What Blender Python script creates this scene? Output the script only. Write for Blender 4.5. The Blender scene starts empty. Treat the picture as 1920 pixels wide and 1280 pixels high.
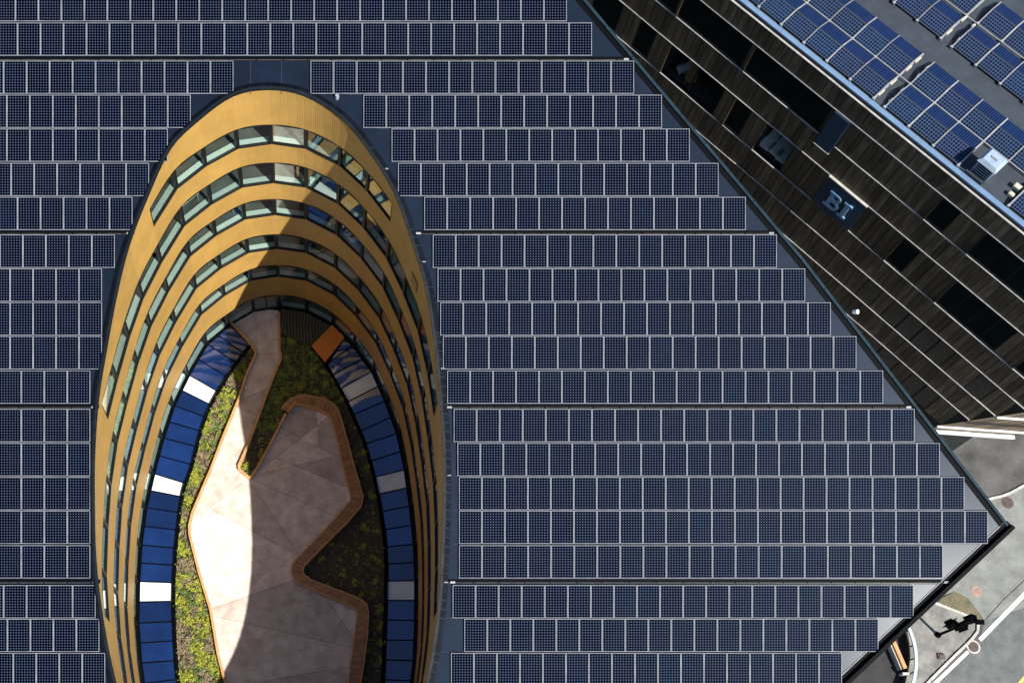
import bpy, bmesh, math, random
from mathutils import Vector, Matrix
random.seed(7)
# ------------------------------------------------------------------ camera, sky, sun, exposure
SC = bpy.context.scene
TH = math.radians(23.0)                    # pitch of the solar roof; the lens looks square onto it
F, XP, YP, D, H = 2403.0, 580.0, 640.0, 59.1, 87.0
cT, sT = math.cos(TH), math.sin(TH)
cam_d = bpy.data.cameras.new('camera'); cam = bpy.data.objects.new('camera', cam_d)
SC.collection.objects.link(cam); SC.camera = cam
cam.location = (0, 0, H); cam.rotation_euler = (TH, 0, 0)
cam_d.sensor_width = 36; cam_d.lens = F / 1920 * 36
cam_d.shift_x = (960 - XP) / 1920; cam_d.shift_y = 0
cam_d.clip_start = 0.5; cam_d.clip_end = 2000
SUN_AZ, SUN_EL = math.radians(40.5), math.radians(45.5)   # azimuth measured from -Y towards +X
world = bpy.data.worlds.new('World'); SC.world = world; world.use_nodes = True
wn = world.node_tree; wn.nodes.clear()
sky = wn.nodes.new('ShaderNodeTexSky'); sky.sky_type = 'NISHITA'; sky.sun_disc = False
sky.sun_elevation = SUN_EL; sky.sun_rotation = math.pi - SUN_AZ
sky.air_density = 1.0; sky.dust_density = 0.4; sky.ozone_density = 2.0
bgn = wn.nodes.new('ShaderNodeBackground'); bgn.inputs[1].default_value = 0.085
wo = wn.nodes.new('ShaderNodeOutputWorld')
wn.links.new(sky.outputs[0], bgn.inputs[0]); wn.links.new(bgn.outputs[0], wo.inputs[0])
sun_d = bpy.data.lights.new('sun', 'SUN'); sun_d.energy = 5.0; sun_d.angle = math.radians(0.5); sun_d.color = (1.0, 0.95, 0.87)
sun = bpy.data.objects.new('sun', sun_d); SC.collection.objects.link(sun)
SUN = Vector((math.sin(SUN_AZ) * math.cos(SUN_EL), -math.cos(SUN_AZ) * math.cos(SUN_EL), math.sin(SUN_EL)))
sun.rotation_euler = SUN.to_track_quat('Z', 'Y').to_euler(); sun.location = (60, -70, 120)
SC.view_settings.view_transform = 'Standard'; SC.view_settings.look = 'None'
SC.view_settings.gamma = 1; SC.view_settings.exposure = 0.9; SC.view_settings.use_curve_mapping = False
SC.render.engine = 'CYCLES'
SC.cycles.max_bounces = 8; SC.cycles.transparent_max_bounces = 12
SC.cycles.caustics_reflective = False; SC.cycles.caustics_refractive = False
SC.cycles.use_denoising = True

# ------------------------------------------------------------------ positions from the photograph (1920 x 1280 pixels)
CAM = Vector((0, 0, H)); NR = Vector((0, -sT, cT)); UR = Vector((1, 0, 0)); VR = Vector((0, cT, sT))
def ray(px, py):
    x = (px - XP) / F; y = (YP - py) / F
    return Vector((x, y * cT + sT, y * sT - cT))
def atz(px, py, z):
    r = ray(px, py); return CAM + r * ((z - H) / r.z)
MPP = D / F                                   # metres per pixel on the roof
def roof(px, py, up=0.0):
    return CAM - NR * (D - up) + UR * ((px - XP) * MPP) + VR * ((YP - py) * MPP)
def roof_z(y, up=0.0):
    return H - (D - up) / cT + y * sT / cT

# ------------------------------------------------------------------ materials
def mat(name, col, rough=0.6, metal=0.0, spec=0.5, noise=0.0, nscale=3.0, bump=0.0, bscale=20.0, rnd=0.0, isl=False, col2=None, detail=6):
    m = bpy.data.materials.new(name); m.use_nodes = True
    nt = m.node_tree; b = nt.nodes['Principled BSDF']
    b.inputs['Base Color'].default_value = (*col, 1); b.inputs['Roughness'].default_value = rough
    b.inputs['Metallic'].default_value = metal; b.inputs['Specular IOR Level'].default_value = spec
    tc = nt.nodes.new('ShaderNodeTexCoord')
    src = None
    if noise > 0 or col2:
        n = nt.nodes.new('ShaderNodeTexNoise'); n.inputs['Scale'].default_value = nscale; n.inputs['Detail'].default_value = detail
        n.inputs['Roughness'].default_value = 0.62
        nt.links.new(tc.outputs['Object'], n.inputs['Vector'])
        r = nt.nodes.new('ShaderNodeValToRGB')
        c2 = col2 if col2 else tuple(min(1, c * (1 + noise)) for c in col)
        c1 = col if col2 else tuple(c * (1 - noise) for c in col)
        r.color_ramp.elements[0].position = 0.32; r.color_ramp.elements[1].position = 0.68
        r.color_ramp.elements[0].color = (*c1, 1); r.color_ramp.elements[1].color = (*c2, 1)
        nt.links.new(n.outputs['Fac'], r.inputs[0]); src = r.outputs[0]
    if rnd > 0:
        if isl:
            g = nt.nodes.new('ShaderNodeNewGeometry'); rv = g.outputs['Random Per Island']
        else:
            g = nt.nodes.new('ShaderNodeObjectInfo'); rv = g.outputs['Random']
        mp = nt.nodes.new('ShaderNodeMapRange'); mp.inputs[3].default_value = 1 - rnd; mp.inputs[4].default_value = 1 + rnd
        nt.links.new(rv, mp.inputs[0])
        mx = nt.nodes.new('ShaderNodeMix'); mx.data_type = 'RGBA'; mx.blend_type = 'MULTIPLY'; mx.inputs[0].default_value = 1
        if src: nt.links.new(src, mx.inputs[6])
        else: mx.inputs[6].default_value = (*col, 1)
        nt.links.new(mp.outputs[0], mx.inputs[7]); src = mx.outputs[2]
    if src: nt.links.new(src, b.inputs['Base Color'])
    if bump > 0:
        n2 = nt.nodes.new('ShaderNodeTexNoise'); n2.inputs['Scale'].default_value = bscale; n2.inputs['Detail'].default_value = 4
        nt.links.new(tc.outputs['Object'], n2.inputs['Vector'])
        bp = nt.nodes.new('ShaderNodeBump'); bp.inputs['Strength'].default_value = bump; bp.inputs['Distance'].default_value = 0.05
        nt.links.new(n2.outputs['Fac'], bp.inputs['Height']); nt.links.new(bp.outputs[0], b.inputs['Normal'])
    return m

def math_node(nt, op, a, b=None, c=None):
    n = nt.nodes.new('ShaderNodeMath'); n.operation = op
    for i, v in enumerate((a, b, c)):
        if v is None: continue
        if isinstance(v, (int, float)): n.inputs[i].default_value = v
        else: nt.links.new(v, n.inputs[i])
    return n.outputs[0]

def cell_material(name, nx, ny, base, dotc, dot=0.2, line=0.03, linec=None, rough=0.22, linesonly=False, spec=0.018):
    """Photovoltaic glass: square cells with cut corners, printed flat under the glass."""
    m = bpy.data.materials.new(name); m.use_nodes = True; nt = m.node_tree; b = nt.nodes['Principled BSDF']
    uv = nt.nodes.new('ShaderNodeUVMap'); sp = nt.nodes.new('ShaderNodeSeparateXYZ'); nt.links.new(uv.outputs[0], sp.inputs[0])
    def edge(o, n):
        f = math_node(nt, 'FRACT', math_node(nt, 'MULTIPLY', o, n))
        return math_node(nt, 'MINIMUM', f, math_node(nt, 'SUBTRACT', 1.0, f))
    ex, ey = edge(sp.outputs[0], nx), edge(sp.outputs[1], ny)
    if linesonly: msk_d = math_node(nt, 'LESS_THAN', ex, dot)
    else: msk_d = math_node(nt, 'LESS_THAN', math_node(nt, 'ADD', ex, ey), dot)
    msk_l = math_node(nt, 'LESS_THAN', math_node(nt, 'MINIMUM', ex, ey), line)
    oi = nt.nodes.new('ShaderNodeObjectInfo'); ge = nt.nodes.new('ShaderNodeNewGeometry')
    r = math_node(nt, 'FRACT', math_node(nt, 'ADD', oi.outputs['Random'], ge.outputs['Random Per Island']))
    ramp = nt.nodes.new('ShaderNodeValToRGB'); e = ramp.color_ramp.elements
    e[0].color = (base[0] * 1.2, base[1] * 0.85, base[2] * 1.0, 1); e[1].color = (base[0] * 0.6, base[1] * 1.25, base[2] * 1.15, 1)
    k = e.new(0.5); k.color = (base[0] * 0.8, base[1] * 0.85, base[2] * 0.75, 1)
    nt.links.new(r, ramp.inputs[0])
    # faint variation from cell to cell
    fl = nt.nodes.new('ShaderNodeVectorMath'); fl.operation = 'MULTIPLY'; fl.inputs[1].default_value = (nx, ny, 1); nt.links.new(uv.outputs[0], fl.inputs[0])
    fo = nt.nodes.new('ShaderNodeVectorMath'); fo.operation = 'FLOOR'; nt.links.new(fl.outputs[0], fo.inputs[0])
    ad = nt.nodes.new('ShaderNodeVectorMath'); ad.operation = 'ADD'; nt.links.new(fo.outputs[0], ad.inputs[0]); nt.links.new(oi.outputs['Location'], ad.inputs[1])
    wnz = nt.nodes.new('ShaderNodeTexWhiteNoise'); wnz.noise_dimensions = '3D'; nt.links.new(ad.outputs[0], wnz.inputs['Vector'])
    mr = nt.nodes.new('ShaderNodeMapRange'); mr.inputs[3].default_value = 0.65; mr.inputs[4].default_value = 1.35; nt.links.new(wnz.outputs['Value'], mr.inputs[0])
    mu = nt.nodes.new('ShaderNodeMix'); mu.data_type = 'RGBA'; mu.blend_type = 'MULTIPLY'; mu.inputs[0].default_value = 1
    nt.links.new(ramp.outputs[0], mu.inputs[6]); nt.links.new(mr.outputs[0], mu.inputs[7])
    def mix(f, a, col):
        x = nt.nodes.new('ShaderNodeMix'); x.data_type = 'RGBA'; nt.links.new(f, x.inputs[0]); nt.links.new(a, x.inputs[6]); x.inputs[7].default_value = (*col, 1)
        return x.outputs[2]
    o = mix(msk_l, mu.outputs[2], linec or tuple(0.5 * (p + q) for p, q in zip(base, dotc)))
    o = mix(msk_d, o, dotc)
    dn = nt.nodes.new('ShaderNodeTexNoise'); dn.inputs['Scale'].default_value = 0.55; dn.inputs['Detail'].default_value = 8; dn.inputs['Roughness'].default_value = 0.7
    nt.links.new(ge.outputs['Position'], dn.inputs['Vector'])
    dm = nt.nodes.new('ShaderNodeMapRange'); dm.inputs[1].default_value = 0.48; dm.inputs[2].default_value = 0.80; dm.inputs[4].default_value = 0.16; nt.links.new(dn.outputs['Fac'], dm.inputs[0])
    o = mix(dm.outputs[0], o, (0.020, 0.024, 0.032))
    nt.links.new(o, b.inputs['Base Color']); b.inputs['Roughness'].default_value = rough; b.inputs['Specular IOR Level'].default_value = spec; b.inputs['Specular Tint'].default_value = (0.4, 0.6, 1.0, 1)
    return m

def glass(name, tint, glossc=(1, 1, 1), fac0=0.08, rough=0.02, edge=0.8):
    m = bpy.data.materials.new(name); m.use_nodes = True; nt = m.node_tree; nt.nodes.clear()
    o = nt.nodes.new('ShaderNodeOutputMaterial'); t = nt.nodes.new('ShaderNodeBsdfTransparent'); t.inputs[0].default_value = (*tint, 1)
    g = nt.nodes.new('ShaderNodeBsdfGlossy'); g.inputs['Roughness'].default_value = rough; g.inputs[0].default_value = (*glossc, 1)
    fr = nt.nodes.new('ShaderNodeLayerWeight'); fr.inputs[0].default_value = 0.5
    f = math_node(nt, 'ADD', math_node(nt, 'MULTIPLY', math_node(nt, 'POWER', fr.outputs['Facing'], 4.0), edge), fac0)
    mx = nt.nodes.new('ShaderNodeMixShader'); nt.links.new(f, mx.inputs[0]); nt.links.new(t.outputs[0], mx.inputs[1]); nt.links.new(g.outputs[0], mx.inputs[2])
    nt.links.new(mx.outputs[0], o.inputs[0]); return m

def ribbed(name, col, freq, strength, rough, metal=0.0, rnd=0.0, axis=0, noise=0.06):
    """Sheet cladding with fine ribs running up the panel (relief from UV metres)."""
    m = mat(name, col, rough, metal, 0.4, noise=noise, nscale=0.9, rnd=rnd)
    nt = m.node_tree; b = nt.nodes['Principled BSDF']
    uv = nt.nodes.new('ShaderNodeUVMap'); sp = nt.nodes.new('ShaderNodeSeparateXYZ'); nt.links.new(uv.outputs[0], sp.inputs[0])
    s = math_node(nt, 'SINE', math_node(nt, 'MULTIPLY', sp.outputs[axis], freq * 2 * math.pi))
    bp = nt.nodes.new('ShaderNodeBump'); bp.inputs['Strength'].default_value = strength; bp.inputs['Distance'].default_value = 0.02
    nt.links.new(s, bp.inputs['Height']); nt.links.new(bp.outputs[0], b.inputs['Normal'])
    return m

M = {}
M['roof'] = mat('roof_sheet', (0.0040, 0.0068, 0.0150), 0.5, 0.0, 0.11, noise=0.25, nscale=0.8, bump=0.04, bscale=9)
M['roof'].node_tree.nodes['Principled BSDF'].inputs['Specular Tint'].default_value = (0.45, 0.68, 1.0, 1)
M['roof'].node_tree.nodes['Principled BSDF'].inputs['Coat Weight'].default_value = 0.07
M['roof'].node_tree.nodes['Principled BSDF'].inputs['Coat Roughness'].default_value = 0.23
M['seam'] = mat('roof_seam', (0.022, 0.03, 0.045), 0.5, 0, 0.15)
M['black'] = mat('black_metal', (0.002, 0.0025, 0.0035), 0.5, 0, 0.02)
M['frame_b'] = mat('window_frame_black', (0.006, 0.007, 0.008), 0.45, 0, 0.3)
M['coping'] = mat('coping_sheet', (0.0035, 0.0055, 0.009), 0.42, 0.0, 0.15, noise=0.5, nscale=2.0, bump=0.25, bscale=3)
M['edge'] = mat('edge_coping', (0.012, 0.026, 0.036), 0.5, 0.0, 0.03, noise=0.3, nscale=1.0)
M['alu'] = mat('panel_frame_aluminium', (0.225, 0.235, 0.255), 0.5, 0.0, 0.1, noise=0.25, nscale=1.3)
M['alu_d'] = mat('conduit_grey', (0.055, 0.052, 0.05), 0.5, 0, 0.06, noise=0.4, nscale=2.5)
M['cell'] = cell_material('solar_cells', 8, 12, (0.0005, 0.0013, 0.0058), (0.066, 0.084, 0.130), dot=0.25, line=0.05, linec=(0.0035, 0.005, 0.013), rough=0.42)
M['cell_grid'] = cell_material('solar_cells_square', 10, 6, (0.0045, 0.010, 0.033), (0.16, 0.22, 0.36), dot=0.0, line=0.10, linec=(0.05, 0.075, 0.13), rough=0.3)
M['cell_line'] = cell_material('solar_cells_striped', 12, 1, (0.0045, 0.010, 0.034), (0.014, 0.032, 0.10), dot=0.26, line=0.0, rough=0.3, linesonly=True)
M['gold'] = ribbed('gold_cladding', (0.345, 0.207, 0.055), 9.0, 0.16, 0.5, 0.0, rnd=0.07, noise=0.10)
M['glass'] = glass('window_glass', (0.91, 0.98, 0.955), (0.9, 1, 1), 0.10, 0.02)
M['floor_in'] = mat('office_floor', (0.085, 0.082, 0.075), 0.7, noise=0.4, nscale=0.6)  # dark tone also holds the shade deeper in the rooms
M['sill'] = mat('sunlit_floor_strip', (0.55, 0.58, 0.55), 0.6, noise=0.06, rnd=0.2)  # pale colour stands in for sunlight on the floor by the glass
M['slab'] = mat('slab_concrete', (0.16, 0.16, 0.15), 0.8, noise=0.15)
M['core'] = mat('core_wall', (0.16, 0.155, 0.15), 0.8, noise=0.3, nscale=0.7)
M['deck'] = mat('paving_stone', (0.44, 0.365, 0.315), 0.75, noise=0.0, nscale=1.5, col2=(0.68, 0.61, 0.55), bump=0.12, bscale=14, rnd=0.24, detail=10)
M['soil'] = mat('planting_soil', (0.045, 0.034, 0.022), 0.95, col2=(0.095, 0.07, 0.04), nscale=3.5, bump=0.6, bscale=9)
M['wood'] = mat('oiled_timber', (0.30, 0.135, 0.045), 0.55, noise=0.0, nscale=2.5, col2=(0.42, 0.21, 0.08), rnd=0.25, isl=True)
M['wood_l'] = mat('pale_timber_edge', (0.50, 0.27, 0.12), 0.55, noise=0.2, nscale=2)
M['sky_glass'] = None
M['white'] = mat('white_panel', (0.60, 0.64, 0.65), 0.3, noise=0.14, nscale=1.2)
M['white'].node_tree.nodes['Principled BSDF'].inputs['Coat Weight'].default_value = 0.6
M['orange'] = mat('orange_panel', (0.72, 0.22, 0.03), 0.5, noise=0.06, nscale=2)
def streaked(name, c0, c1, rnd):
    """Dark zinc with streaks of grazing sun painted down each sheet."""
    m = mat(name, c0, 0.5, 0.0, 0.4); nt = m.node_tree; b = nt.nodes['Principled BSDF']
    uv = nt.nodes.new('ShaderNodeUVMap'); oi = nt.nodes.new('ShaderNodeObjectInfo'); ge = nt.nodes.new('ShaderNodeNewGeometry')
    rr = math_node(nt, 'ADD', oi.outputs['Random'], ge.outputs['Random Per Island'])
    cb = nt.nodes.new('ShaderNodeCombineXYZ'); nt.links.new(math_node(nt, 'MULTIPLY', rr, 37.0), cb.inputs[0]); nt.links.new(math_node(nt, 'MULTIPLY', rr, 91.0), cb.inputs[1])
    ml = nt.nodes.new('ShaderNodeVectorMath'); ml.operation = 'MULTIPLY'; ml.inputs[1].default_value = (5.5, 0.45, 1); nt.links.new(uv.outputs[0], ml.inputs[0])
    ad = nt.nodes.new('ShaderNodeVectorMath'); nt.links.new(ml.outputs[0], ad.inputs[0]); nt.links.new(cb.outputs[0], ad.inputs[1])
    n = nt.nodes.new('ShaderNodeTexNoise'); n.inputs['Scale'].default_value = 1.0; n.inputs['Detail'].default_value = 3; nt.links.new(ad.outputs[0], n.inputs['Vector'])
    ra = nt.nodes.new('ShaderNodeValToRGB'); ra.color_ramp.elements[0].position = 0.46; ra.color_ramp.elements[1].position = 0.82
    ra.color_ramp.elements[0].color = (*c0, 1); ra.color_ramp.elements[1].color = (*c1, 1); nt.links.new(n.outputs['Fac'], ra.inputs[0])
    mp = nt.nodes.new('ShaderNodeMapRange'); mp.inputs[3].default_value = 1 - rnd; mp.inputs[4].default_value = 1 + rnd; nt.links.new(math_node(nt, 'FRACT', math_node(nt, 'MULTIPLY', rr, 7.13)), mp.inputs[0])
    mx = nt.nodes.new('ShaderNodeMix'); mx.data_type = 'RGBA'; mx.blend_type = 'MULTIPLY'; mx.inputs[0].default_value = 1
    nt.links.new(ra.outputs[0], mx.inputs[6]); nt.links.new(mp.outputs[0], mx.inputs[7]); nt.links.new(mx.outputs[2], b.inputs['Base Color'])
    return m
M['bi_clad'] = streaked('dark_zinc_cladding', (0.098, 0.071, 0.042), (0.25, 0.188, 0.12), 0.45)  # the paler tone paints streaks of grazing sun
M['bi_back'] = mat('facade_backing', (0.010, 0.009, 0.008), 0.8)
M['bi_ledge'] = mat('ledge_aluminium', (0.33, 0.325, 0.32), 0.5, 0.0, noise=0.3, nscale=2)
M['bi_glass'] = mat('dark_window_glass', (0.003, 0.005, 0.006), 0.06, 0, 0.5, col2=(0.006, 0.016, 0.014), nscale=0.9)  # greenish patches paint interior reflections into the glass
M['bi_glass_t'] = glass('clear_window_glass', (0.95, 0.97, 0.96), (0.8, 0.9, 1), 0.0, 0.02, 0.2)
M['bi_glass_low'] = mat('brown_reflection_glass', (0.060, 0.048, 0.038), 0.2, 0, 0.4, noise=0.3, nscale=0.8)  # matte brown paints the reflection in the lower panes
M['navy'] = mat('navy_panel', (0.012, 0.042, 0.085), 0.5, noise=0.1)
M['letter'] = mat('letter_blue', (0.20, 0.36, 0.54), 0.45)
M['bi_roof'] = mat('grey_membrane', (0.026, 0.034, 0.046), 0.7, noise=0.22, nscale=1.2, bump=0.1, bscale=6)
M['bi_cope'] = mat('pale_coping', (0.125, 0.20, 0.31), 0.4, 0.0, noise=0.12, nscale=1.5)
M['hvac'] = mat('galvanised_casing', (0.26, 0.33, 0.40), 0.4, 0.0, noise=0.15, nscale=4)
M['cream'] = mat('cream_block', (0.42, 0.39, 0.31), 0.8, noise=0.1)
M['rail'] = mat('rail_aluminium', (0.26, 0.265, 0.27), 0.45, noise=0.2, nscale=3)
M['asph'] = mat('asphalt', (0.026, 0.025, 0.024), 0.85, col2=(0.12, 0.118, 0.11), nscale=0.35, bump=0.2, bscale=30, detail=10)
M['road'] = mat('worn_road_asphalt', (0.104, 0.113, 0.110), 0.85, noise=0.26, nscale=1.1, bump=0.2, bscale=30, detail=10)
M['pave'] = mat('pale_pavement', (0.175, 0.181, 0.168), 0.85, noise=0.28, nscale=0.9, bump=0.15, bscale=25, detail=10)
M['island'] = mat('island_gravel', (0.10, 0.098, 0.09), 0.9, col2=(0.27, 0.265, 0.24), nscale=0.9, bump=0.4, bscale=20, detail=12)
M['kerb'] = mat('pale_kerb', (0.42, 0.41, 0.37), 0.8, noise=0.15, nscale=3, rnd=0.15)
M['paint_w'] = mat('white_paint', (0.72, 0.72, 0.70), 0.7, noise=0.12, nscale=2.5)
M['paint_y'] = mat('yellow_paint', (0.70, 0.48, 0.10), 0.7, noise=0.12)
M['grass'] = mat('dry_grass', (0.075, 0.085, 0.045), 0.95, col2=(0.17, 0.135, 0.085), nscale=1.6, bump=0.6, bscale=14)
M['iron'] = mat('cast_iron', (0.085, 0.06, 0.052), 0.6, noise=0.4, nscale=6)
M['brick'] = mat('reddish_cover', (0.30, 0.21, 0.175), 0.85, noise=0.2, nscale=4)
M['steel'] = mat('painted_steel', (0.42, 0.50, 0.54), 0.4, noise=0.1)
M['dark_asph'] = mat('dark_asphalt', (0.022, 0.021, 0.021), 0.8, noise=0.4, nscale=0.8)
M['wall'] = mat('outer_wall', (0.03, 0.035, 0.045), 0.5)
M['cushion'] = mat('cream_cushion', (0.86, 0.83, 0.74), 0.8)
M['chairwood'] = mat('chair_wood', (0.40, 0.22, 0.07), 0.6, noise=0.2, nscale=8)
M['greyfab'] = mat('grey_fabric', (0.22, 0.26, 0.28), 0.8)
M['lamp'] = mat('lamp_housing', (0.7, 0.72, 0.7), 0.4)
# skylight glass: solar-control glass, deep blue of the reflected sky put into its colour
def sk():
    m = mat('skylight_glass', (0.006, 0.028, 0.125), 0.06, 0.5, 0.5, noise=0.3, nscale=0.6, rnd=0.35)
    b = m.node_tree.nodes['Principled BSDF']; b.inputs['Coat Weight'].default_value = 0.7; b.inputs['Coat IOR'].default_value = 1.8; b.inputs['Coat Roughness'].default_value = 0.02
    return m
M['sky_glass'] = sk()
# dark green mesh canopy with wavy folds
def olive():
    m = mat('olive_mesh', (0.045, 0.05, 0.03), 0.7); nt = m.node_tree; b = nt.nodes['Principled BSDF']
    tc = nt.nodes.new('ShaderNodeTexCoord'); w = nt.nodes.new('ShaderNodeTexWave'); w.inputs['Scale'].default_value = 1.6
    w.inputs['Distortion'].default_value = 5; w.inputs['Detail'].default_value = 2; w.inputs['Detail Scale'].default_value = 0.8
    nt.links.new(tc.outputs['Object'], w.inputs['Vector'])
    r = nt.nodes.new('ShaderNodeValToRGB'); r.color_ramp.elements[0].color = (0.02, 0.022, 0.014, 1); r.color_ramp.elements[1].color = (0.085, 0.085, 0.055, 1)
    nt.links.new(w.outputs[0], r.inputs[0]); nt.links.new(r.outputs[0], b.inputs['Base Color'])
    bp = nt.nodes.new('ShaderNodeBump'); bp.inputs['Distance'].default_value = 0.08; nt.links.new(w.outputs[0], bp.inputs['Height']); nt.links.new(bp.outputs[0], b.inputs['Normal'])
    return m
M['olive'] = olive()
def leaf_mat():
    m = mat('sedum_leaves', (0.1, 0.12, 0.02), 0.7); nt = m.node_tree; b = nt.nodes['Principled BSDF']
    a = nt.nodes.new('ShaderNodeVertexColor'); a.layer_name = 'tone'; nt.links.new(a.outputs[0], b.inputs['Base Color']); return m
M['leaf'] = leaf_mat()

# ------------------------------------------------------------------ mesh helpers
COL = SC.collection
def link(o, parent=None):
    COL.objects.link(o)
    if parent is not None:
        o.parent = parent
        o.matrix_parent_inverse = Matrix.Translation(-ORIG.get(parent.name, Vector((0, 0, 0))))
    return o
ORIG = {}
def empty(name, loc, label, cat, group=None):
    o = bpy.data.objects.new(name, None); COL.objects.link(o); o.location = loc; ORIG[o.name] = Vector(loc)
    tag(o, label, cat, group); return o
def tag(o, label=None, cat=None, group=None, kind=None):
    if label: o['label'] = label
    if cat: o['category'] = cat
    if group: o['group'] = group
    if kind: o['kind'] = kind
    return o
class MB:
    def __init__(s): s.v = []; s.f = []; s.uv = []; s.mi = []
    def face(s, pts, uv=None, mi=0):
        i = len(s.v); s.v += [tuple(p) for p in pts]; s.f.append(tuple(range(i, i + len(pts)))); s.uv.append(uv); s.mi.append(mi)
    def hexa(s, b, t, mi=0):                     # bottom quad, top quad (same order, counter-clockwise from above)
        i = len(s.v); s.v += [tuple(p) for p in list(b) + list(t)]
        n = len(b)
        s.f.append(tuple(i + n + k for k in range(n))); s.f.append(tuple(i + n - 1 - k for k in range(n)))
        for k in range(n): s.f.append((i + k, i + (k + 1) % n, i + n + (k + 1) % n, i + n + k))
        s.uv += [None] * (n + 2); s.mi += [mi] * (n + 2)
    def box(s, c, x, y, z, ax=None, mi=0):        # centre, full sizes, optional axes
        X, Y, Z = ax if ax else (Vector((1, 0, 0)), Vector((0, 1, 0)), Vector((0, 0, 1)))
        c = Vector(c); X, Y, Z = X * x / 2, Y * y / 2, Z * z / 2
        b = [c - X - Y - Z, c + X - Y - Z, c + X + Y - Z, c - X + Y - Z]
        s.hexa(b, [p + 2 * Z for p in b], mi)
    def prism(s, poly, z0, z1, mi=0):
        s.hexa([Vector((p[0], p[1], z0)) for p in poly], [Vector((p[0], p[1], z1)) for p in poly], mi)
    def tube(s, pts, r, n=8, mi=0):
        pts = [Vector(p) for p in pts]; rings = []
        for k, p in enumerate(pts):
            d = (pts[min(k + 1, len(pts) - 1)] - pts[max(k - 1, 0)]).normalized()
            a = d.orthogonal().normalized() if abs(d.z) > 0.95 else d.cross(Vector((0, 0, 1))).normalized()
            b = d.cross(a); rr = r[k] if isinstance(r, (list, tuple)) else r
            i = len(s.v); s.v += [tuple(p + (a * math.cos(2 * math.pi * q / n) + b * math.sin(2 * math.pi * q / n)) * rr) for q in range(n)]
            rings.append(i)
        for k in range(len(rings) - 1):
            for q in range(n):
                s.f.append((rings[k] + q, rings[k] + (q + 1) % n, rings[k + 1] + (q + 1) % n, rings[k + 1] + q)); s.uv.append(None); s.mi.append(mi)
        for i, rv in ((rings[0], True), (rings[-1], False)):
            f = tuple(i + q for q in range(n)); s.f.append(f[::-1] if rv else f); s.uv.append(None); s.mi.append(mi)
    def strip(s, pts, w, z0, z1, mi=0, side=0.0):  # a kerb-like bar along a polyline; side shifts it sideways
        pts = [Vector((p[0], p[1])) for p in pts]; L = []; R = []
        for k, p in enumerate(pts):
            d0 = (p - pts[k - 1]).normalized() if k else None
            d1 = (pts[k + 1] - p).normalized() if k < len(pts) - 1 else None
            if d0 is None: n = Vector((-d1.y, d1.x)); sc = 1
            elif d1 is None: n = Vector((-d0.y, d0.x)); sc = 1
            else:
                a = Vector((-d0.y, d0.x)); b = Vector((-d1.y, d1.x)); n = (a + b).normalized(); sc = 1 / max(0.5, n.dot(a))
            L.append(p + n * (w / 2 + side) * sc); R.append(p - n * (w / 2 - side) * sc)
        for k in range(len(pts) - 1):
            s.prism([R[k], R[k + 1], L[k + 1], L[k]], z0, z1, mi)
    def build(s, name, mats, parent=None, smooth=False):
        me = bpy.data.meshes.new(name); me.from_pydata(s.v, [], s.f)
        for m in (mats if isinstance(mats, (list, tuple)) else [mats]): me.materials.append(m)
        if any(u is not None for u in s.uv):
            ul = me.uv_layers.new(name='UVMap')
            for p, u in zip(me.polygons, s.uv):
                if u is not None:
                    for li, q in zip(p.loop_indices, u): ul.data[li].uv = q
        for p, i in zip(me.polygons, s.mi): p.material_index = i; p.use_smooth = smooth
        me.validate(); me.update()
        bm = bmesh.new(); bm.from_mesh(me); bmesh.ops.recalc_face_normals(bm, faces=bm.faces) if NORM[0] else None
        bm.to_mesh(me); bm.free()
        return link(bpy.data.objects.new(name, me), parent)
NORM = [True]
def poly_at(px, z): return [atz(x, y, z).xy for x, y in px]
def inside(p, poly):
    r = False; n = len(poly)
    for k in range(n):
        x1, y1 = poly[k][0], poly[k][1]; x2, y2 = poly[(k + 1) % n][0], poly[(k + 1) % n][1]
        if (y1 > p[1]) != (y2 > p[1]) and p[0] < (x2 - x1) * (p[1] - y1) / (y2 - y1) + x1: r = not r
    return r
def smooth_line(pts, n=4):
    out = []
    P = [Vector((p[0], p[1])) for p in pts]
    for k in range(len(P) - 1):
        a, b, c, d = P[max(k - 1, 0)], P[k], P[k + 1], P[min(k + 2, len(P) - 1)]
        for q in range(n):
            t = q / n; out.append(0.5 * ((2 * b) + (c - a) * t + (2 * a - 5 * b + 4 * c - d) * t * t + (3 * b - a - 3 * c + d) * t ** 3))
    out.append(P[-1]); return out

# ================================================================== GROUND AND STREET
mb = MB(); mb.face([(-400, -400, 0), (400, -400, 0), (400, 400, 0), (-400, 400, 0)]); tag(mb.build('ground', M['asph']), kind='structure')
def sheet(name, px, z, m, kind='structure'):
    b = MB(); b.face([(p.x, p.y, z) for p in poly_at(px, 0)]); return tag(b.build(name, m), kind=kind)
sheet('pavement', [(1700, 1010), (1855, 936), (1888, 928), (1925, 908), (2300, 760), (2300, 700), (2600, 700), (2600, 900), (1846, 1164), (1838, 1150), (1815, 1122), (1790, 1108), (1740, 1125), (1600, 1280), (1500, 1280)], 0.008, M['pave'])
sheet('road', [(2600, 470), (2600, 1900), (1000, 1900), (1735, 1290), (1838, 1197), (1846, 1164), (1925, 1080)], 0.004, M['road'])
sheet('verge', [(1745, 1140), (1765, 1122), (1790, 1108), (1815, 1121), (1836, 1148), (1842, 1166), (1826, 1160), (1790, 1145)], 0.012, M['grass'])
sheet('traffic_island', [(1740, 1128), (1757, 1131), (1790, 1144), (1825, 1158), (1838, 1171), (1829, 1192), (1735, 1284), (1600, 1410), (1560, 1330), (1680, 1190)], 0.016, M['island'])
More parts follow.
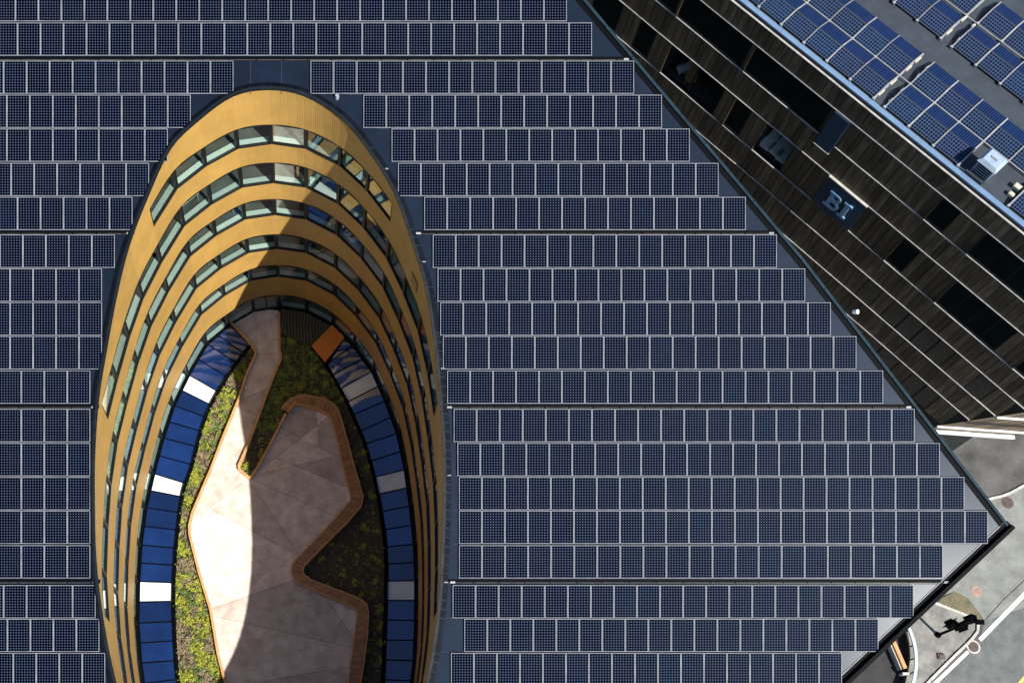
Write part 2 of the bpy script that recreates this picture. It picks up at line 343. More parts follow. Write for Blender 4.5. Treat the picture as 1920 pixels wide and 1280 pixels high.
sheet('dark_ground', [(1560, 1300), (1698, 1180), (1702, 1215), (1704, 1250), (1694, 1275), (1690, 1310), (1560, 1420)], 0.022, M['dark_asph'])  # flat patch of darker ground
mk = MB(); mk.strip([p for p in poly_at([(1925, 1109), (1837, 1199)], 0)], 0.26, 0.018, 0.022); tag(mk.build('road_marking', M['paint_w']), kind='structure')
mk = MB(); mk.strip([p for p in poly_at([(1815, 1221), (1680, 1350)], 0)], 0.22, 0.018, 0.022); tag(mk.build('road_marking', M['paint_w']), kind='structure')
mk = MB(); mk.strip([p for p in poly_at([(1990, 1190), (1905, 1288), (1800, 1400)], 0)], 0.2, 0.018, 0.022); tag(mk.build('road_marking', M['paint_y']), kind='structure')
mk = MB(); mk.strip([p for p in poly_at([(1926, 1082), (1880, 1125), (1846, 1163)], 0)], 0.05, 0.012, 0.016); tag(mk.build('road_joint', M['dark_asph']), kind='structure')
def kerb_line(ln, w, h):
    t_ = bpy.data.objects.new('kerb', None); COL.objects.link(t_); t_.location = (ln[0].x, ln[0].y, 0); ORIG[t_.name] = Vector(t_.location); t_['kind'] = 'structure'
    acc = [ln[0]]
    for p_ in ln[1:]:
        while (p_ - acc[-1]).length > 0.62: acc.append(acc[-1] + (p_ - acc[-1]).normalized() * 0.62)
    for a_, c_ in zip(acc[:-1], acc[1:]):
        b_ = MB(); b_.strip([a_, a_.lerp(c_, 0.975)], w, 0.0, h + random.uniform(-.006, .006)); b_.build('kerb_stone', M['kerb'], t_)
kerb_line(smooth_line(poly_at([(1750, 1128), (1790, 1144), (1822, 1157), (1837, 1170), (1829, 1191), (1790, 1229), (1735, 1284), (1650, 1370)], 0.1)), 0.17, 0.12)
kerb_line(smooth_line(poly_at([(1835, 941), (1858, 934), (1890, 926), (1925, 907), (2000, 870)], 0.1)), 0.16, 0.10)
def disc(mb_, c, r0, z0, z1, n=24, mi=0): mb_.prism([(c[0] + r0 * math.cos(2 * math.pi * k / n), c[1] + r0 * math.sin(2 * math.pi * k / n)) for k in range(n)], z0, z1, mi)
def manhole(px, r, label, lid, ring):
    c = atz(*px, 0); t = empty('manhole_cover', (c.x, c.y, 0), label, 'manhole cover')
    b = MB(); disc(b, c, r, 0.0, 0.026); b.build('ring', ring, t)
    b = MB(); disc(b, c, r * 0.78, 0.02, 0.036)
    for k in range(-3, 4): b.box((c.x + k * r * 0.2, c.y, 0.040), 0.03, r * 1.0, 0.012)
    b.build('lid', lid, t)
manhole((1889, 942), 0.42, 'dark iron manhole cover on pale pavement beside the curved kerb', M['iron'], M['iron'])
manhole((1825, 1212), 0.45, 'brown manhole cover with pale ring breaking the white road line', M['iron'], M['kerb'])
manhole((1830, 1108), 0.40, 'faded reddish round cover on pavement beside the grass verge', M['brick'], M['brick'])
# traffic signal on the island
tb = atz(1758, 1190, 0)
t = empty('traffic_light', (tb.x, tb.y, 0), 'black traffic light mast with signal heads on the kerbed island', 'traffic light')
b = MB(); b.tube([(tb.x, tb.y, 0), (tb.x, tb.y, 4.6)], [0.10, 0.06], 10); b.build('pole', M['black'], t)
b = MB(); disc(b, tb, 0.2, 0.0, 0.12, 12); b.build('base', M['black'], t)
for ang, zz in ((0.2, 2.6), (2.3, 2.6), (0.7, 4.1)):
    d = Vector((math.cos(ang), math.sin(ang), 0)); e2 = Vector((-d.y, d.x, 0)); c = Vector((tb.x, tb.y, zz)) + d * 0.3
    b = MB(); b.box(c, 0.28, 0.36, 1.0, (d, e2, Vector((0, 0, 1)))); b.box(c + d * 0.15, 0.03, 0.62, 1.25, (d, e2, Vector((0, 0, 1))))
    b.box(c - d * 0.2, 0.2, 0.06, 0.06, (d, e2, Vector((0, 0, 1)))); hd = b.build('signal_head', M['black'], t)
    for q in (-0.32, 0, 0.32):
        b = MB(); b.tube([c + d * 0.17 + Vector((0, 0, q)), c + d * 0.36 + Vector((0, 0, q))], 0.13, 10); b.build('visor', M['black'], hd)
b = MB(); c = Vector((tb.x + 0.15, tb.y, 4.62)); b.box(c, 0.9, 0.12, 0.08); b.box(c + Vector((0.45, 0, 0)), 0.55, 0.3, 0.14); b.build('lamp_arm', M['black'], t)
# railing, timber beam beside the dark ground
rl = smooth_line(poly_at([(1694, 1160), (1706, 1180), (1715, 1208), (1718, 1232), (1717, 1258), (1711, 1285), (1698, 1320)], 0.9))
t = empty('guard_rail', (rl[0].x, rl[0].y, 0), 'pale blue curved steel guard rail beside the dark ground', 'railing')
b = MB(); b.strip(rl, 0.2, 0.80, 0.92); b.build('rail', M['steel'], t)
for k in range(0, len(rl), 4):
    b = MB(); b.tube([(rl[k].x, rl[k].y, 0), (rl[k].x, rl[k].y, 0.81)], 0.045, 8); b.build('post', M['black'], t)
p0, p1 = atz(1672, 1192, 0.6), atz(1698, 1252, 0.6)
t = empty('timber_screen', (p0.x, p0.y, 0), 'orange brown timber beam with pale edge beside the dark ground', 'beam')
b = MB(); b.strip([p0.xy, p1.xy], 0.24, 0.3, 0.6); b.build('beam', M['wood_l'], t)
b = MB(); b.strip([p0.xy, p1.xy], 0.06, 0.0, 0.62, side=-0.30); b.build('edge', M['kerb'], t)
b = MB(); b.strip([p0.xy, p1.xy], 0.12, 0.0, 0.3); b.build('plinth', M['black'], t)
b = MB(); q = atz(1700, 1262, 0.7); b.box((q.x, q.y, 0.35), 0.5, 0.16, 0.7); tag(b.build('concrete_bollard', M['kerb']), 'short pale concrete block at the end of the timber beam', 'bollard')
wl = smooth_line(poly_at([(1697, 1172), (1703, 1200), (1705, 1232), (1700, 1262), (1690, 1300)], 0.4))
b = MB(); b.strip(wl, 0.12, 0.0, 0.4); tag(b.build('low_wall', M['dark_asph']), 'low dark curved wall bordering the dark ground', 'wall')
b = MB(); q = atz(1764, 1230, 0); b.box((q.x, q.y, 0.06), 0.45, 0.35, 0.12); b.box((q.x, q.y, 0.14), 0.3, 0.22, 0.05)
tag(b.build('utility_box', M['iron']), 'small rusty square drain box on the gravel island', 'drain')

# ================================================================== SOLAR ROOFED BUILDING
OB = empty('office_building', (0, 20, 0), 'office building with dark solar panelled sloping roof and gold oval courtyard', 'building')
PL = {0: (-1.88, 33.72), -1: (-3.50, 33.45), -2: (-5.05, 32.45), -3: (-6.4, 31.2), -4: (-7.47, 29.1), -5: (-8.3, 27.1), -6: (-8.87, 25.0), -7: (-9.33, 22.75), -8: (-9.7, 20.65), -9: (-9.88, 18.4), -10: (-9.9, 16.25), -11: (-9.83, 13.85), -12: (-9.55, 11.6), -13: (-9.1, 9.35), -14: (-8.45, 7.1), -15: (-7.5, 5.0), -16: (-6.3, 3.2), -17: (-4.6, 1.9),
      1: (-.20, 33.45), 2: (1.45, 32.5), 3: (2.75, 31.1), 4: (3.9, 29.35), 5: (4.68, 27.4), 6: (5.36, 25.3), 7: (5.76, 23.0), 8: (6.0, 20.75), 9: (6.17, 18.45), 10: (6.18, 16.3), 11: (6.1, 14.0), 12: (5.95, 11.75), 13: (5.6, 9.5), 14: (5.05, 7.3), 15: (4.2, 5.2), 16: (3.0, 3.4), 17: (1.3, 2.0), 18: (-1.6, 1.2)}
IDX = list(range(-17, 19)); NP = len(IDX)
PV = [Vector(PL[i]) for i in IDX]                     # clockwise seen from above: west side up, east side down
def vnorm(k):                                         # outward (away from the courtyard) at vertex k
    a = (PV[k] - PV[k - 1]).normalized(); b = (PV[(k + 1) % NP] - PV[k]).normalized()
    na = Vector((-a.y, a.x)); nb = Vector((-b.y, b.x)); n = (na + nb).normalized(); return n / max(0.6, n.dot(na))
VN = [vnorm(k) for k in range(NP)]
SUB = 4
def cr(k, t_):                                        # point on the curved wall line in bay k
    a, b, c, d = PV[(k - 1) % NP], PV[k % NP], PV[(k + 1) % NP], PV[(k + 2) % NP]
    return 0.5 * ((2 * b) + (c - a) * t_ + (2 * a - 5 * b + 4 * c - d) * t_ * t_ + (3 * b - a - 3 * c + d) * t_ ** 3)
def crn(k, t_):                                       # outward normal there
    e = 0.02; d = (cr(k, t_ + e) - cr(k, t_ - e)).normalized(); return Vector((-d.y, d.x))
def offc(k, t_, d): return cr(k, t_) + crn(k, t_) * d
def off(k, d): return PV[k % NP] + VN[k % NP] * d
# --- outer outline of the roof, in roof pixels
OUT = [(-420, -420), (739, -420), (1094, 0), (1503, 486), (1890, 985), (1030, 1793), (-420, 1793)]
bm = bmesh.new()
def loop(pts):
    vs = [bm.verts.new(p) for p in pts]; return [bm.edges.new((vs[k], vs[(k + 1) % len(vs)])) for k in range(len(vs))]
es = loop([roof(*p) for p in OUT])
es += loop([Vector((p.x, p.y, roof_z(p.y))) for p in (offc(k, q / SUB, 0.02) for k in range(NP) for q in range(SUB))])
bmesh.ops.triangle_fill(bm, use_beauty=True, use_dissolve=False, edges=es, normal=NR)
for f in bm.faces:
    if f.normal.dot(NR) < 0: f.normal_flip()
me = bpy.data.meshes.new('roof'); bm.to_mesh(me); bm.free(); me.materials.append(M['roof'])
ROOF = link(bpy.data.objects.new('roof', me), OB)
# outer walls
for k in range(len(OUT)):
    a, c = roof(*OUT[k]), roof(*OUT[(k + 1) % len(OUT)])
    b = MB(); n = (c - a).cross(Vector((0, 0, 1))).normalized() * 0.02
    b.face([(a.x, a.y, 0), (c.x, c.y, 0), c - Vector((0, 0, 0.02)), a - Vector((0, 0, 0.02))]); b.build('outer_wall', M['wall'], OB)
# --- roof edge: black gutter and raised coping
def roof_bar(name, pts, w, h0, h1, m, parent, side=0.0):
    """bar along roof-pixel polyline, w metres wide, between heights h0 and h1 over the roof plane"""
    b = MB(); P = [Vector(p) for p in pts]
    for k in range(len(P) - 1):
        d = (P[k + 1] - P[k]).normalized(); n = Vector((d.y, -d.x)); o = n * (w / 2 / MPP); sft = n * (side / MPP)
        e0 = d * (0.0); q = [P[k] - o + sft, P[k] + o + sft, P[k + 1] + o + sft, P[k + 1] - o + sft]
        b.hexa([roof(x, y, h0) for x, y in q], [roof(x, y, h1) for x, y in q])
    return b.build(name, m, parent)
NE = [(739, -420), (1094, 0), (1503, 486), (1888, 985)]
for k in range(3):
    roof_bar('gutter', NE[k:k + 2], 0.20, 0.004, 0.03, M['black'], OB, side=-0.20)
    n = 9
    for q in range(n):
        a = Vector(NE[k]).lerp(Vector(NE[k + 1]), q / n); c = Vector(NE[k]).lerp(Vector(NE[k + 1]), (q + 0.985) / n)
        roof_bar('edge_coping', [a, c], 0.13, 0.0, 0.10 + 0.012 * random.random(), M['edge'], OB, side=0.0)
SE = [(1897, 985), (1030, 1800)]
roof_bar('gutter', SE, 0.24, 0.004, 0.02, M['black'], OB, side=-0.215)
roof_bar('edge_coping', SE, 0.18, 0.0, 0.22, M['black'], OB, side=0.0)
roof_bar('edge_trim', SE, 0.035, 0.006, 0.03, M['alu'], OB, side=-0.36)

# --- solar panels on the roof
ROWS = [(-84, -22, [(-200, 1012)]), (-20, 41, [(-200, 1062)]), (43.5, 106, [(-200, 1109)]),
        (115, 177, [(-200, 438), (582, 1188)]), (178.5, 241, [(-200, 358), (681, 1240)]), (242, 304, [(-200, 315), (734, 1292)]),
        (306, 368.5, [(-200, 280), (746, 1346)]), (370, 431.5, [(-200, 249), (795, 1397)]),
        (440.5, 502, [(-200, 216), (811, 1455)]), (503.5, 565.5, [(-200, 192), (820, 1508)]), (567, 628.5, [(-200, 192), (825, 1556)]),
        (630, 692, [(-200, 192), (830, 1604)]), (694, 756.5, [(-200, 170), (838, 1654)]),
        (766, 828, [(-200, 170), (850, 1713)]), (829.5, 892, [(-200, 170), (857, 1760)]), (893.5, 955, [(-200, 170), (860, 1806)]),
        (956.5, 1018, [(-200, 170), (860, 1850)]), (1020.5, 1083, [(-200, 170), (860, 1766)]),
        (1095.5, 1157, [(-200, 180), (848, 1711)]), (1158.5, 1220, [(-200, 187), (870, 1645)]), (1222, 1284, [(-200, 198), (845, 1577)]),
        (1285.5, 1347, [(-200, 214), (840, 1512)])]
PW, PH = 42.25 * MPP, 61.2 * MPP
def panel_mesh():
    b = MB(); w, h, fr, t = PW / 2, PH / 2, 0.019, 0.045
    o = [(-w, -h), (w, -h), (w, h), (-w, h)]; i = [(-w + fr, -h + fr), (w - fr, -h + fr), (w - fr, h - fr), (-w + fr, h - fr)]
    for k in range(4):
        j = (k + 1) % 4
        b.face([(*o[k], t), (*o[j], t), (*i[j], t), (*i[k], t)], mi=0)
        b.face([(*o[k], 0), (*o[j], 0), (*o[j], t), (*o[k], t)], mi=0)
        b.face([(*i[j], t), (*i[k], t), (*i[k], t - 0.006), (*i[j], t - 0.006)][::-1], mi=0)
    b.face([(*p, t - 0.006) for p in i], uv=[(0, 0), (1, 0), (1, 1), (0, 1)], mi=1)
    b.face([(*p, 0.0) for p in o][::-1], mi=0)
    return b
spots = []
for y0, y1, segs in ROWS:
    for x0, x1 in segs:
        if x0 < 0:
            n = int((x1 - x0) / 43.0); xs = [x1 - 21.5 - 43.0 * k for k in range(n)]
        else:
            n = round((x1 - x0) / 43.05); p = (x1 - x0) / n; xs = [x0 + p * (k + 0.5) for k in range(n)]
        for x in xs:
            if x > -60: spots.append((x, (y0 + y1) / 2))
def vis(p): return max(0, min(p[0] + 21, 1920) - max(p[0] - 21, 0)) * max(0, min(p[1] + 31, 1280) - max(p[1] - 31, 0))
spots.sort(key=lambda p: (-round(vis(p) / 100), math.hypot(p[0] - 960, (p[1] - 640) * 1.2)))
pm = panel_mesh(); proto = pm.build('solar_panel', [M['alu'], M['cell']], ROOF)
def panel_matrix(x, y):
    p = roof(x, y, 0.07 + random.uniform(-0.004, 0.004))
    return Matrix.Translation(p) @ Matrix.Rotation(TH + random.uniform(-.003, .003), 4, 'X') @ Matrix.Rotation(random.uniform(-.004, .004), 4, 'Y')
N1 = 290
for k, (x, y) in enumerate(spots[:N1]):
    o = proto if k == 0 else proto.copy()
    if k: COL.objects.link(o)
    o.matrix_basis = panel_matrix(x, y)
rest = MB()
for x, y in spots[N1:]:
    T = panel_matrix(x, y); i0 = len(rest.v)
    rest.v += [tuple(T @ Vector(v)) for v in pm.v]; rest.f += [tuple(q + i0 for q in f) for f in pm.f]; rest.uv += pm.uv; rest.mi += pm.mi
NORM[0] = False
tag(rest.build('solar_panel_field', [M['alu'], M['cell']], ROOF), kind='stuff')
NORM[0] = True
# mounting rails under every row (one per row and side)
for y0, y1, segs in ROWS:
    for x0, x1 in segs:
        roof_bar('mounting_rail', [(max(x0, -60), y0 + 14), (x1 - 3, y0 + 14)], 0.06, 0.0, 0.065, M['black'], ROOF)
# drainage gaps with a pale conduit
for yg, segs in ((110.5, [(-60, 1183)]), (436, [(-60, 252), (774, 1455)]), (761.5, [(-60, 186), (832, 1712)]), (1089, [(-60, 188), (838, 1783)])):
    for x0, x1 in segs:
        roof_bar('drain_gap', [(x0, yg), (x1, yg)], 0.185, 0.003, 0.012, M['black'], ROOF)
        x = x0
        while x < x1 - 12:
            e = min(x1 - 6, x + random.uniform(44, 52)); roof_bar('conduit', [(x, yg + 2.4), (e - 2.5, yg + 2.4)], 0.032, 0.012, 0.05, M['alu_d'], ROOF)
            x = e
        for xx in (x0 + 6, x1 - 14): roof_bar('conduit_end', [(xx, yg + 1.5), (xx + 9, yg + 1.5)], 0.09, 0.012, 0.08, M['alu'], ROOF)
# folded seams of the bare roof sheet beside the panel rows
def seam(pts): roof_bar('seam', pts, 0.022, 0.0, 0.012, M['seam'], ROOF)
def open_x(y, side):                       # courtyard edge in roof pixels at height y (side -1 west, +1 east)
    best = None
    for k in range(NP - 1):
        q = []
        for p in (off(k, 0.4), off(k + 1, 0.4)):
            q.append((XP + p.x / MPP, YP - ((p.y - (roof(580, 640).y)) / cT) / MPP))
        if min(q[0][1], q[1][1]) <= y <= max(q[0][1], q[1][1]) and abs(q[0][1] - q[1][1]) > 1e-6:
            x = q[0][0] + (q[1][0] - q[0][0]) * (y - q[0][1]) / (q[1][1] - q[0][1])
            if best is None or (side < 0 and x < best) or (side > 0 and x > best): best = x
    return best
def ne_x(y):
    for k in range(len(NE) - 1):
        if NE[k][1] <= y <= NE[k + 1][1]: return NE[k][0] + (NE[k + 1][0] - NE[k][0]) * (y - NE[k][1]) / (NE[k + 1][1] - NE[k][1])
    return 1897 - (y - 985) * 1.064
for y0, y1, segs in ROWS[1:]:
    xe = segs[-1][1]; xr = min(ne_x(max(y0, 0)), ne_x(y1)) - 14
    if ne_x(max(y0 - 1, 0)) - 14 > xe + 6: seam([(xe + 3, y0 - 1), (ne_x(max(y0 - 1, 0)) - 15, y0 - 1)])
    if xr > xe + 26: seam([(xe + 24, y0 + 1), (xe + 24, y1)])
    if len(segs) == 2:
        xl, xo, xq, x2 = segs[0][1], open_x((y0 + y1) / 2, -1), open_x((y0 + y1) / 2, 1), segs[1][0]
        if xo is None:
            for xx in (470, 528): seam([(xx, y0), (xx, y1)])
        else:
            if xo - xl > 40: seam([(xl + 30, y0 + 4), (xl + 30, y1)])
            if x2 - xq > 45: seam([(x2 - 28, y0 + 2), (x2 - 28, y1)])
            if x2 - xq > 12: seam([(xq + 6, y0 - 1), (x2 - 3, y0 - 1)])
            if xo - xl > 14: seam([(xl + 3, y0 - 1), (xo - 6, y0 - 1)])
# --- coping round the courtyard opening, a folded sheet for every bay
for k in range(NP):
    j = (k + 1) % NP; b = MB()
    def at(kk, d, up, t_=None):
        p = off(kk, d) if t_ is None else offc(k, t_, d); return Vector((p.x, p.y, roof_z(p.y, up)))
    prof = [(0.36, 0.0), (0.27, 0.06), (0.10, 0.19), (-0.035, 0.19), (-0.035, 0.10)]
    for (d0, u0), (d1, u1) in zip(prof[:-1], prof[1:]):
        for q in range(SUB):
            ta, tb_ = q / SUB, (q + 1) / SUB
            b.face([at(k, d0, u0, ta), at(k, d0, u0, tb_), at(k, d1, u1, tb_), at(k, d1, u1, ta)])
    cp = b.build('coping', M['coping'], OB)
    if IDX[k] > 2 and IDX[k] < 16:
        b = MB()
        for q in range(6):
            t0 = q / 6; a0 = at(k, 0.355, 0.012).lerp(at(j, 0.355, 0.012), t0); a1 = at(k, 0.10, 0.20).lerp(at(j, 0.10, 0.20), t0); dd = (at(j, 0.1, 0.3) - at(k, 0.1, 0.3)).normalized() * 0.012
            b.face([a0 - dd, a0 + dd, a1 + dd, a1 - dd])
        b.build('seam', M['seam'], cp)
        if IDX[k] % 2 == 1:
            b = MB(); c = at(k, 0.24, 0.12).lerp(at(j, 0.24, 0.12), 0.5); b.box(c, 0.22, 0.05, 0.04); b.build('anchor', M['alu'], cp)
b = MB(); disc(b, roof(632, 184), 0.09, roof(632, 184).z - 0.05, roof(632, 184).z + 0.22, 12); b.build('vent_cap', M['alu'], ROOF)

# --- courtyard walls: storeys of windows between gold bands
TZ = 12.9                                             # terrace level
ST = [(34.26, 32.47), (30.74, 28.65), (27.0, 25.18), (22.99, 21.15), (19.08, 17.5), (14.92, 12.95)]
def has(k, f): return k >= 3 or (-4 * (k + 1) <= f <= 4 * (k + 1) - 1)
Z = Vector((0, 0, 1))
def P3(p, z): return Vector((p.x, p.y, z))
for k in range(NP - 1):
    f = IDX[k]; j = k + 1
    A, B = PV[k], PV[j]; dv = (B - A); L = dv.length; dv.normalize(); n = Vector((-dv.y, dv.x))   # n points away from courtyard
    present = [q for q in range(6) if has(q, f)]
    zt = None
    bands = []
    top = present[0]
    bands.append((ST[top][0], None))
    for q0, q1 in zip(present[:-1], present[1:]): bands.append((ST[q1][0], ST[q0][1]))
    for zb, ztop in bands:
        za = ztop if ztop else roof_z(A.y, 0.34); zc = ztop if ztop else roof_z(B.y, 0.34)
        b = MB(); g = [offc(k, q / SUB, 0.0) for q in range(SUB + 1)]; h_ = [offc(k, q / SUB, 0.10) for q in range(SUB + 1)]
        zs = [ztop if ztop else roof_z(p.y, 0.17) for p in g]; i0 = 0
        nv = SUB + 1
        for lst, zz in ((g, [zb] * nv), (g, zs), (h_, [zb] * nv), (h_, zs)): b.v += [tuple(P3(p, z_)) for p, z_ in zip(lst, zz)]
        for q in range(SUB):
            u0, u1 = L * q / SUB, L * (q + 1) / SUB
            b.f += [(q, q + 1, nv + q + 1, nv + q), (2 * nv + q, 2 * nv + q + 1, q + 1, q), (nv + q, nv + q + 1, 3 * nv + q + 1, 3 * nv + q), (2 * nv + q + 1, 2 * nv + q, 3 * nv + q, 3 * nv + q + 1)]
            b.uv += [[(u0, zb), (u1, zb), (u1, zs[q + 1]), (u0, zs[q])], None, None, None]; b.mi += [0, 0, 0, 0]
        b.build('cladding_panel', M['gold'], OB)
    for q in present:
        zt, zb = ST[q]
        b = MB(); ax = (Vector((dv.x, dv.y, 0)), Vector((n.x, n.y, 0)), Z)
        mid = (A + B) / 2 + n * 0.08; hgt = zt - zb
        b.box(P3(mid, zb + 0.045), L, 0.14, 0.09, ax); b.box(P3(mid, zt - 0.03), L, 0.14, 0.06, ax)
        for e in (A + dv * 0.04 + n * 0.09, B - dv * 0.04 + n * 0.09): b.box(P3(e, zb + 0.09 + (hgt - 0.15) / 2), 0.085, 0.16, hgt - 0.15, ax)
        if f == -1 and q == 5:
            b.box(P3(mid, zb + 0.09 + (hgt - 0.15) / 2), 0.09, 0.13, hgt - 0.15, ax)
        w = b.build('window' if not (f == -1 and q == 5) else 'glass_door', M['frame_b'], OB)
        g = MB(); g.box(P3((A + B) / 2 + n * 0.08, zb + 0.09 + (hgt - 0.15) / 2), L - 0.16, 0.02, hgt - 0.15, ax); g.build('pane', M['glass'], w)
# floors behind the windows
for q in range(6):
    zt, zb = ST[q]
    fl, sl, cw = MB(), MB(), MB()
    for k in range(NP - 1):
        f = IDX[k]
        if not has(q, f): continue
        dep = 5.5 if q > 0 else 4.5
        a, c, c2, a2 = off(k, 0.16), off(k + 1, 0.16), off(k + 1, dep), off(k, dep)
        lim = min(roof_z(p.y) for p in (a, c, c2, a2)) - 0.35
        if zb > lim: continue
        fl.face([P3(a, zb), P3(c, zb), P3(c2, zb), P3(a2, zb)])
        if not (q == 5 and f in (-1,)):
            sb = MB(); sb.prism([off(k, 0.17), off(k + 1, 0.17), off(k + 1, 0.46), off(k, 0.46)], zb + 0.005, zb + 0.07); sb.build('sunlit_floor_strip', M['sill'], OB)  # raised pale strip painted as sunlit floor
        zc = min(zt + 0.06, lim)
        sl.face([P3(a, zc), P3(c, zc), P3(c2, zc), P3(a2, zc)][::-1])
        sl.face([P3(a, zb - 0.02), P3(c, zb - 0.02), P3(c2, zb - 0.02), P3(a2, zb - 0.02)][::-1])
        cw.face([P3(a2, zb), P3(c2, zb), P3(c2, zc), P3(a2, zc)])
        if f % 3 == 0: cw.face([P3(a, zb), P3(a2, zb), P3(a2, zc), P3(a, zc)])
    NORM[0] = False
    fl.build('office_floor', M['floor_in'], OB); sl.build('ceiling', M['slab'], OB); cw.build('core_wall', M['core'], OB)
    NORM[0] = True
# hatch on the upper gold band
k = IDX.index(5); A, B = PV[k], PV[k + 1]; dv = (B - A).normalized(); n = Vector((-dv.y, dv.x)); c = A + dv * 1.0 - n * 0.012
b = MB(); b.box(P3(c, 31.9), 0.75, 0.02, 0.95, (P3(dv, 0), P3(n, 0), Z)); b.build('access_hatch', mat('hatch_bronze', (0.25, 0.13, 0.04), 0.5, noise=0.1), OB)

# ================================================================== COURTYARD TERRACE
b = MB(); b.face([P3(off(k, -0.02), 12.55) for k in range(NP)][::-1]); tag(b.build('terrace_base', M['slab']), kind='structure')
LC = [(470, 646), (450, 671), (427.5, 705), (405, 741.5), (388, 775), (374, 818), (359.7, 874), (343.5, 921), (334.5, 982), (328, 1054), (325.5, 1125), (329, 1215), (334.5, 1280), (345, 1345), (362, 1410)]
RC = [(527, 624), (556, 638), (584, 651), (610, 682), (632, 719), (652, 756), (669, 795), (682, 826), (701, 892), (716, 971), (723, 1036), (723.5, 1107), (721, 1179), (717, 1280), (708, 1345), (690, 1410)]
LCp, RCp = smooth_line(poly_at(LC, TZ), 3), smooth_line(poly_at(RC, TZ), 3)
bed_poly = LCp + list(reversed(RCp))
b = MB(); b.face([(p.x, p.y, 12.74) for p in reversed(bed_poly)]); tag(b.build('planting_bed', M['soil']), kind='structure')
for nm, ln in (('west', LCp), ('east', RCp[6:])):
    b = MB(); b.strip(ln, 0.20, 12.6, 12.93); tag(b.build('roof_kerb', M['black']), 'black curved kerb between skylights and planting on the %s side' % ('sunlit' if nm == 'west' else 'shaded'), 'kerb')
# deck slabs
DECK = [(433, 607), (472.5, 649), (479, 663), (461, 705), (447, 750), (419, 820), (396, 881), (362, 962), (356, 985), (357, 1003), (374, 1071), (396, 1143), (410, 1226), (424, 1285), (442, 1400), (640, 1400), (653, 1280), (658, 1240), (671, 1150), (668, 1140), (554, 1089), (547, 1071), (554, 1050), (600, 1003), (657, 940), (658, 932), (633, 820), (627, 803), (618, 778), (598, 767), (556, 757), (545, 768), (503, 838), (489, 863), (466, 895), (447, 878), (464, 834), (503, 727), (526, 671), (523, 655), (522, 582), (476, 578)]
CUTS = [((430, 668), (540, 660)), ((445, 752), (505, 727)), ((350, 985), (470, 893)), ((466, 895), (700, 1000)), ((466, 897), (560, 1040)), ((520, 800), (680, 880)), ((500, 850), (690, 930)), ((350, 930), (600, 1063)), ((340, 1160), (552, 1086)), ((380, 1150), (700, 1222)), ((360, 1300), (700, 1240)), ((480, 575), (482, 670)), ((590, 740), (600, 850)), ((466, 893), (690, 840))]
TD = bpy.data.objects.new('terrace_deck', None); COL.objects.link(TD); TD.location = (atz(460, 1000, TZ).x, atz(460, 1000, TZ).y, TZ); ORIG[TD.name] = TD.location.copy()
TD['kind'] = 'structure'
def deck_bm():
    m_ = bmesh.new(); vs = [m_.verts.new((p.x, p.y, 0)) for p in poly_at(DECK, TZ)]; m_.faces.new(vs); m_.normal_update(); bmesh.ops.triangulate(m_, faces=m_.faces[:]); return m_
pieces = [deck_bm()]
def area(m_): return sum(f.calc_area() for f in m_.faces)
for (p, q) in CUTS:
    a, c = atz(*p, TZ), atz(*q, TZ); mid = (a + c) / 2; d = (c - a); nrm = Vector((-d.y, d.x, 0)).normalized()
    out = []
    for m_ in pieces:
        # cut only the slabs that the joint really runs through
        hit = 0
        for t_ in range(1, 40):
            s_ = a.lerp(c, t_ / 40)
            for f in m_.faces:
                if inside((s_.x, s_.y), [v.co for v in f.verts]): hit += 1; break
        if hit < 8: out.append(m_); continue
        for sg in (1, -1):
            mm = m_.copy(); g = mm.verts[:] + mm.edges[:] + mm.faces[:]
            co = Vector((a.x, a.y, 0)) + nrm * sg * 0.008
            bmesh.ops.bisect_plane(mm, geom=g, plane_co=co, plane_no=nrm * sg, clear_inner=True, clear_outer=False)
            if len(mm.faces): out.append(mm)
        m_.free()
    pieces = out
for m_ in pieces:
    if area(m_) < 0.02: m_.free(); continue
    zz = random.uniform(-0.004, 0.004)
    for v in m_.verts: v.co.z = TZ + zz
    for f in m_.faces:
        if f.normal.z < 0: f.normal_flip()
    r = bmesh.ops.extrude_face_region(m_, geom=m_.faces[:])
    for v in [e for e in r['geom'] if isinstance(e, bmesh.types.BMVert)]: v.co.z -= 0.10
    bmesh.ops.recalc_face_normals(m_, faces=m_.faces[:])
    me = bpy.data.meshes.new('paving_slab'); m_.to_mesh(me); m_.free(); me.materials.append(M['deck'])
    o = link(bpy.data.objects.new('paving_slab', me), TD)
b = MB(); b.face([(p.x, p.y, 12.80) for p in reversed(poly_at(DECK, TZ))]); b.build('bedding', M['slab'], TD)
# timber edging of the deck
def edging(px, label, w=0.15, z1=13.10):
    b = MB(); b.strip(poly_at(px, TZ + 0.15), w, 12.7, z1); tag(b.build('timber_edging', M['wood_l']), label, 'edging')
edging([(433, 605), (455, 627), (473, 648), (480, 660), (478, 668), (461, 705), (447, 750), (418, 820), (396, 878), (361, 960), (355, 985), (356, 1003), (373, 1071), (395, 1143), (409, 1226), (424, 1285), (440, 1390)], 'long pale timber edging along the sunlit planting strip')
edging([(523, 585), (524, 655), (527, 671), (504, 727), (465, 834), (448, 872), (449, 880), (466, 895), (473, 893), (490, 863), (503, 840), (536, 775)], 'thin pale timber edging wrapping the planted wedge beside the path')
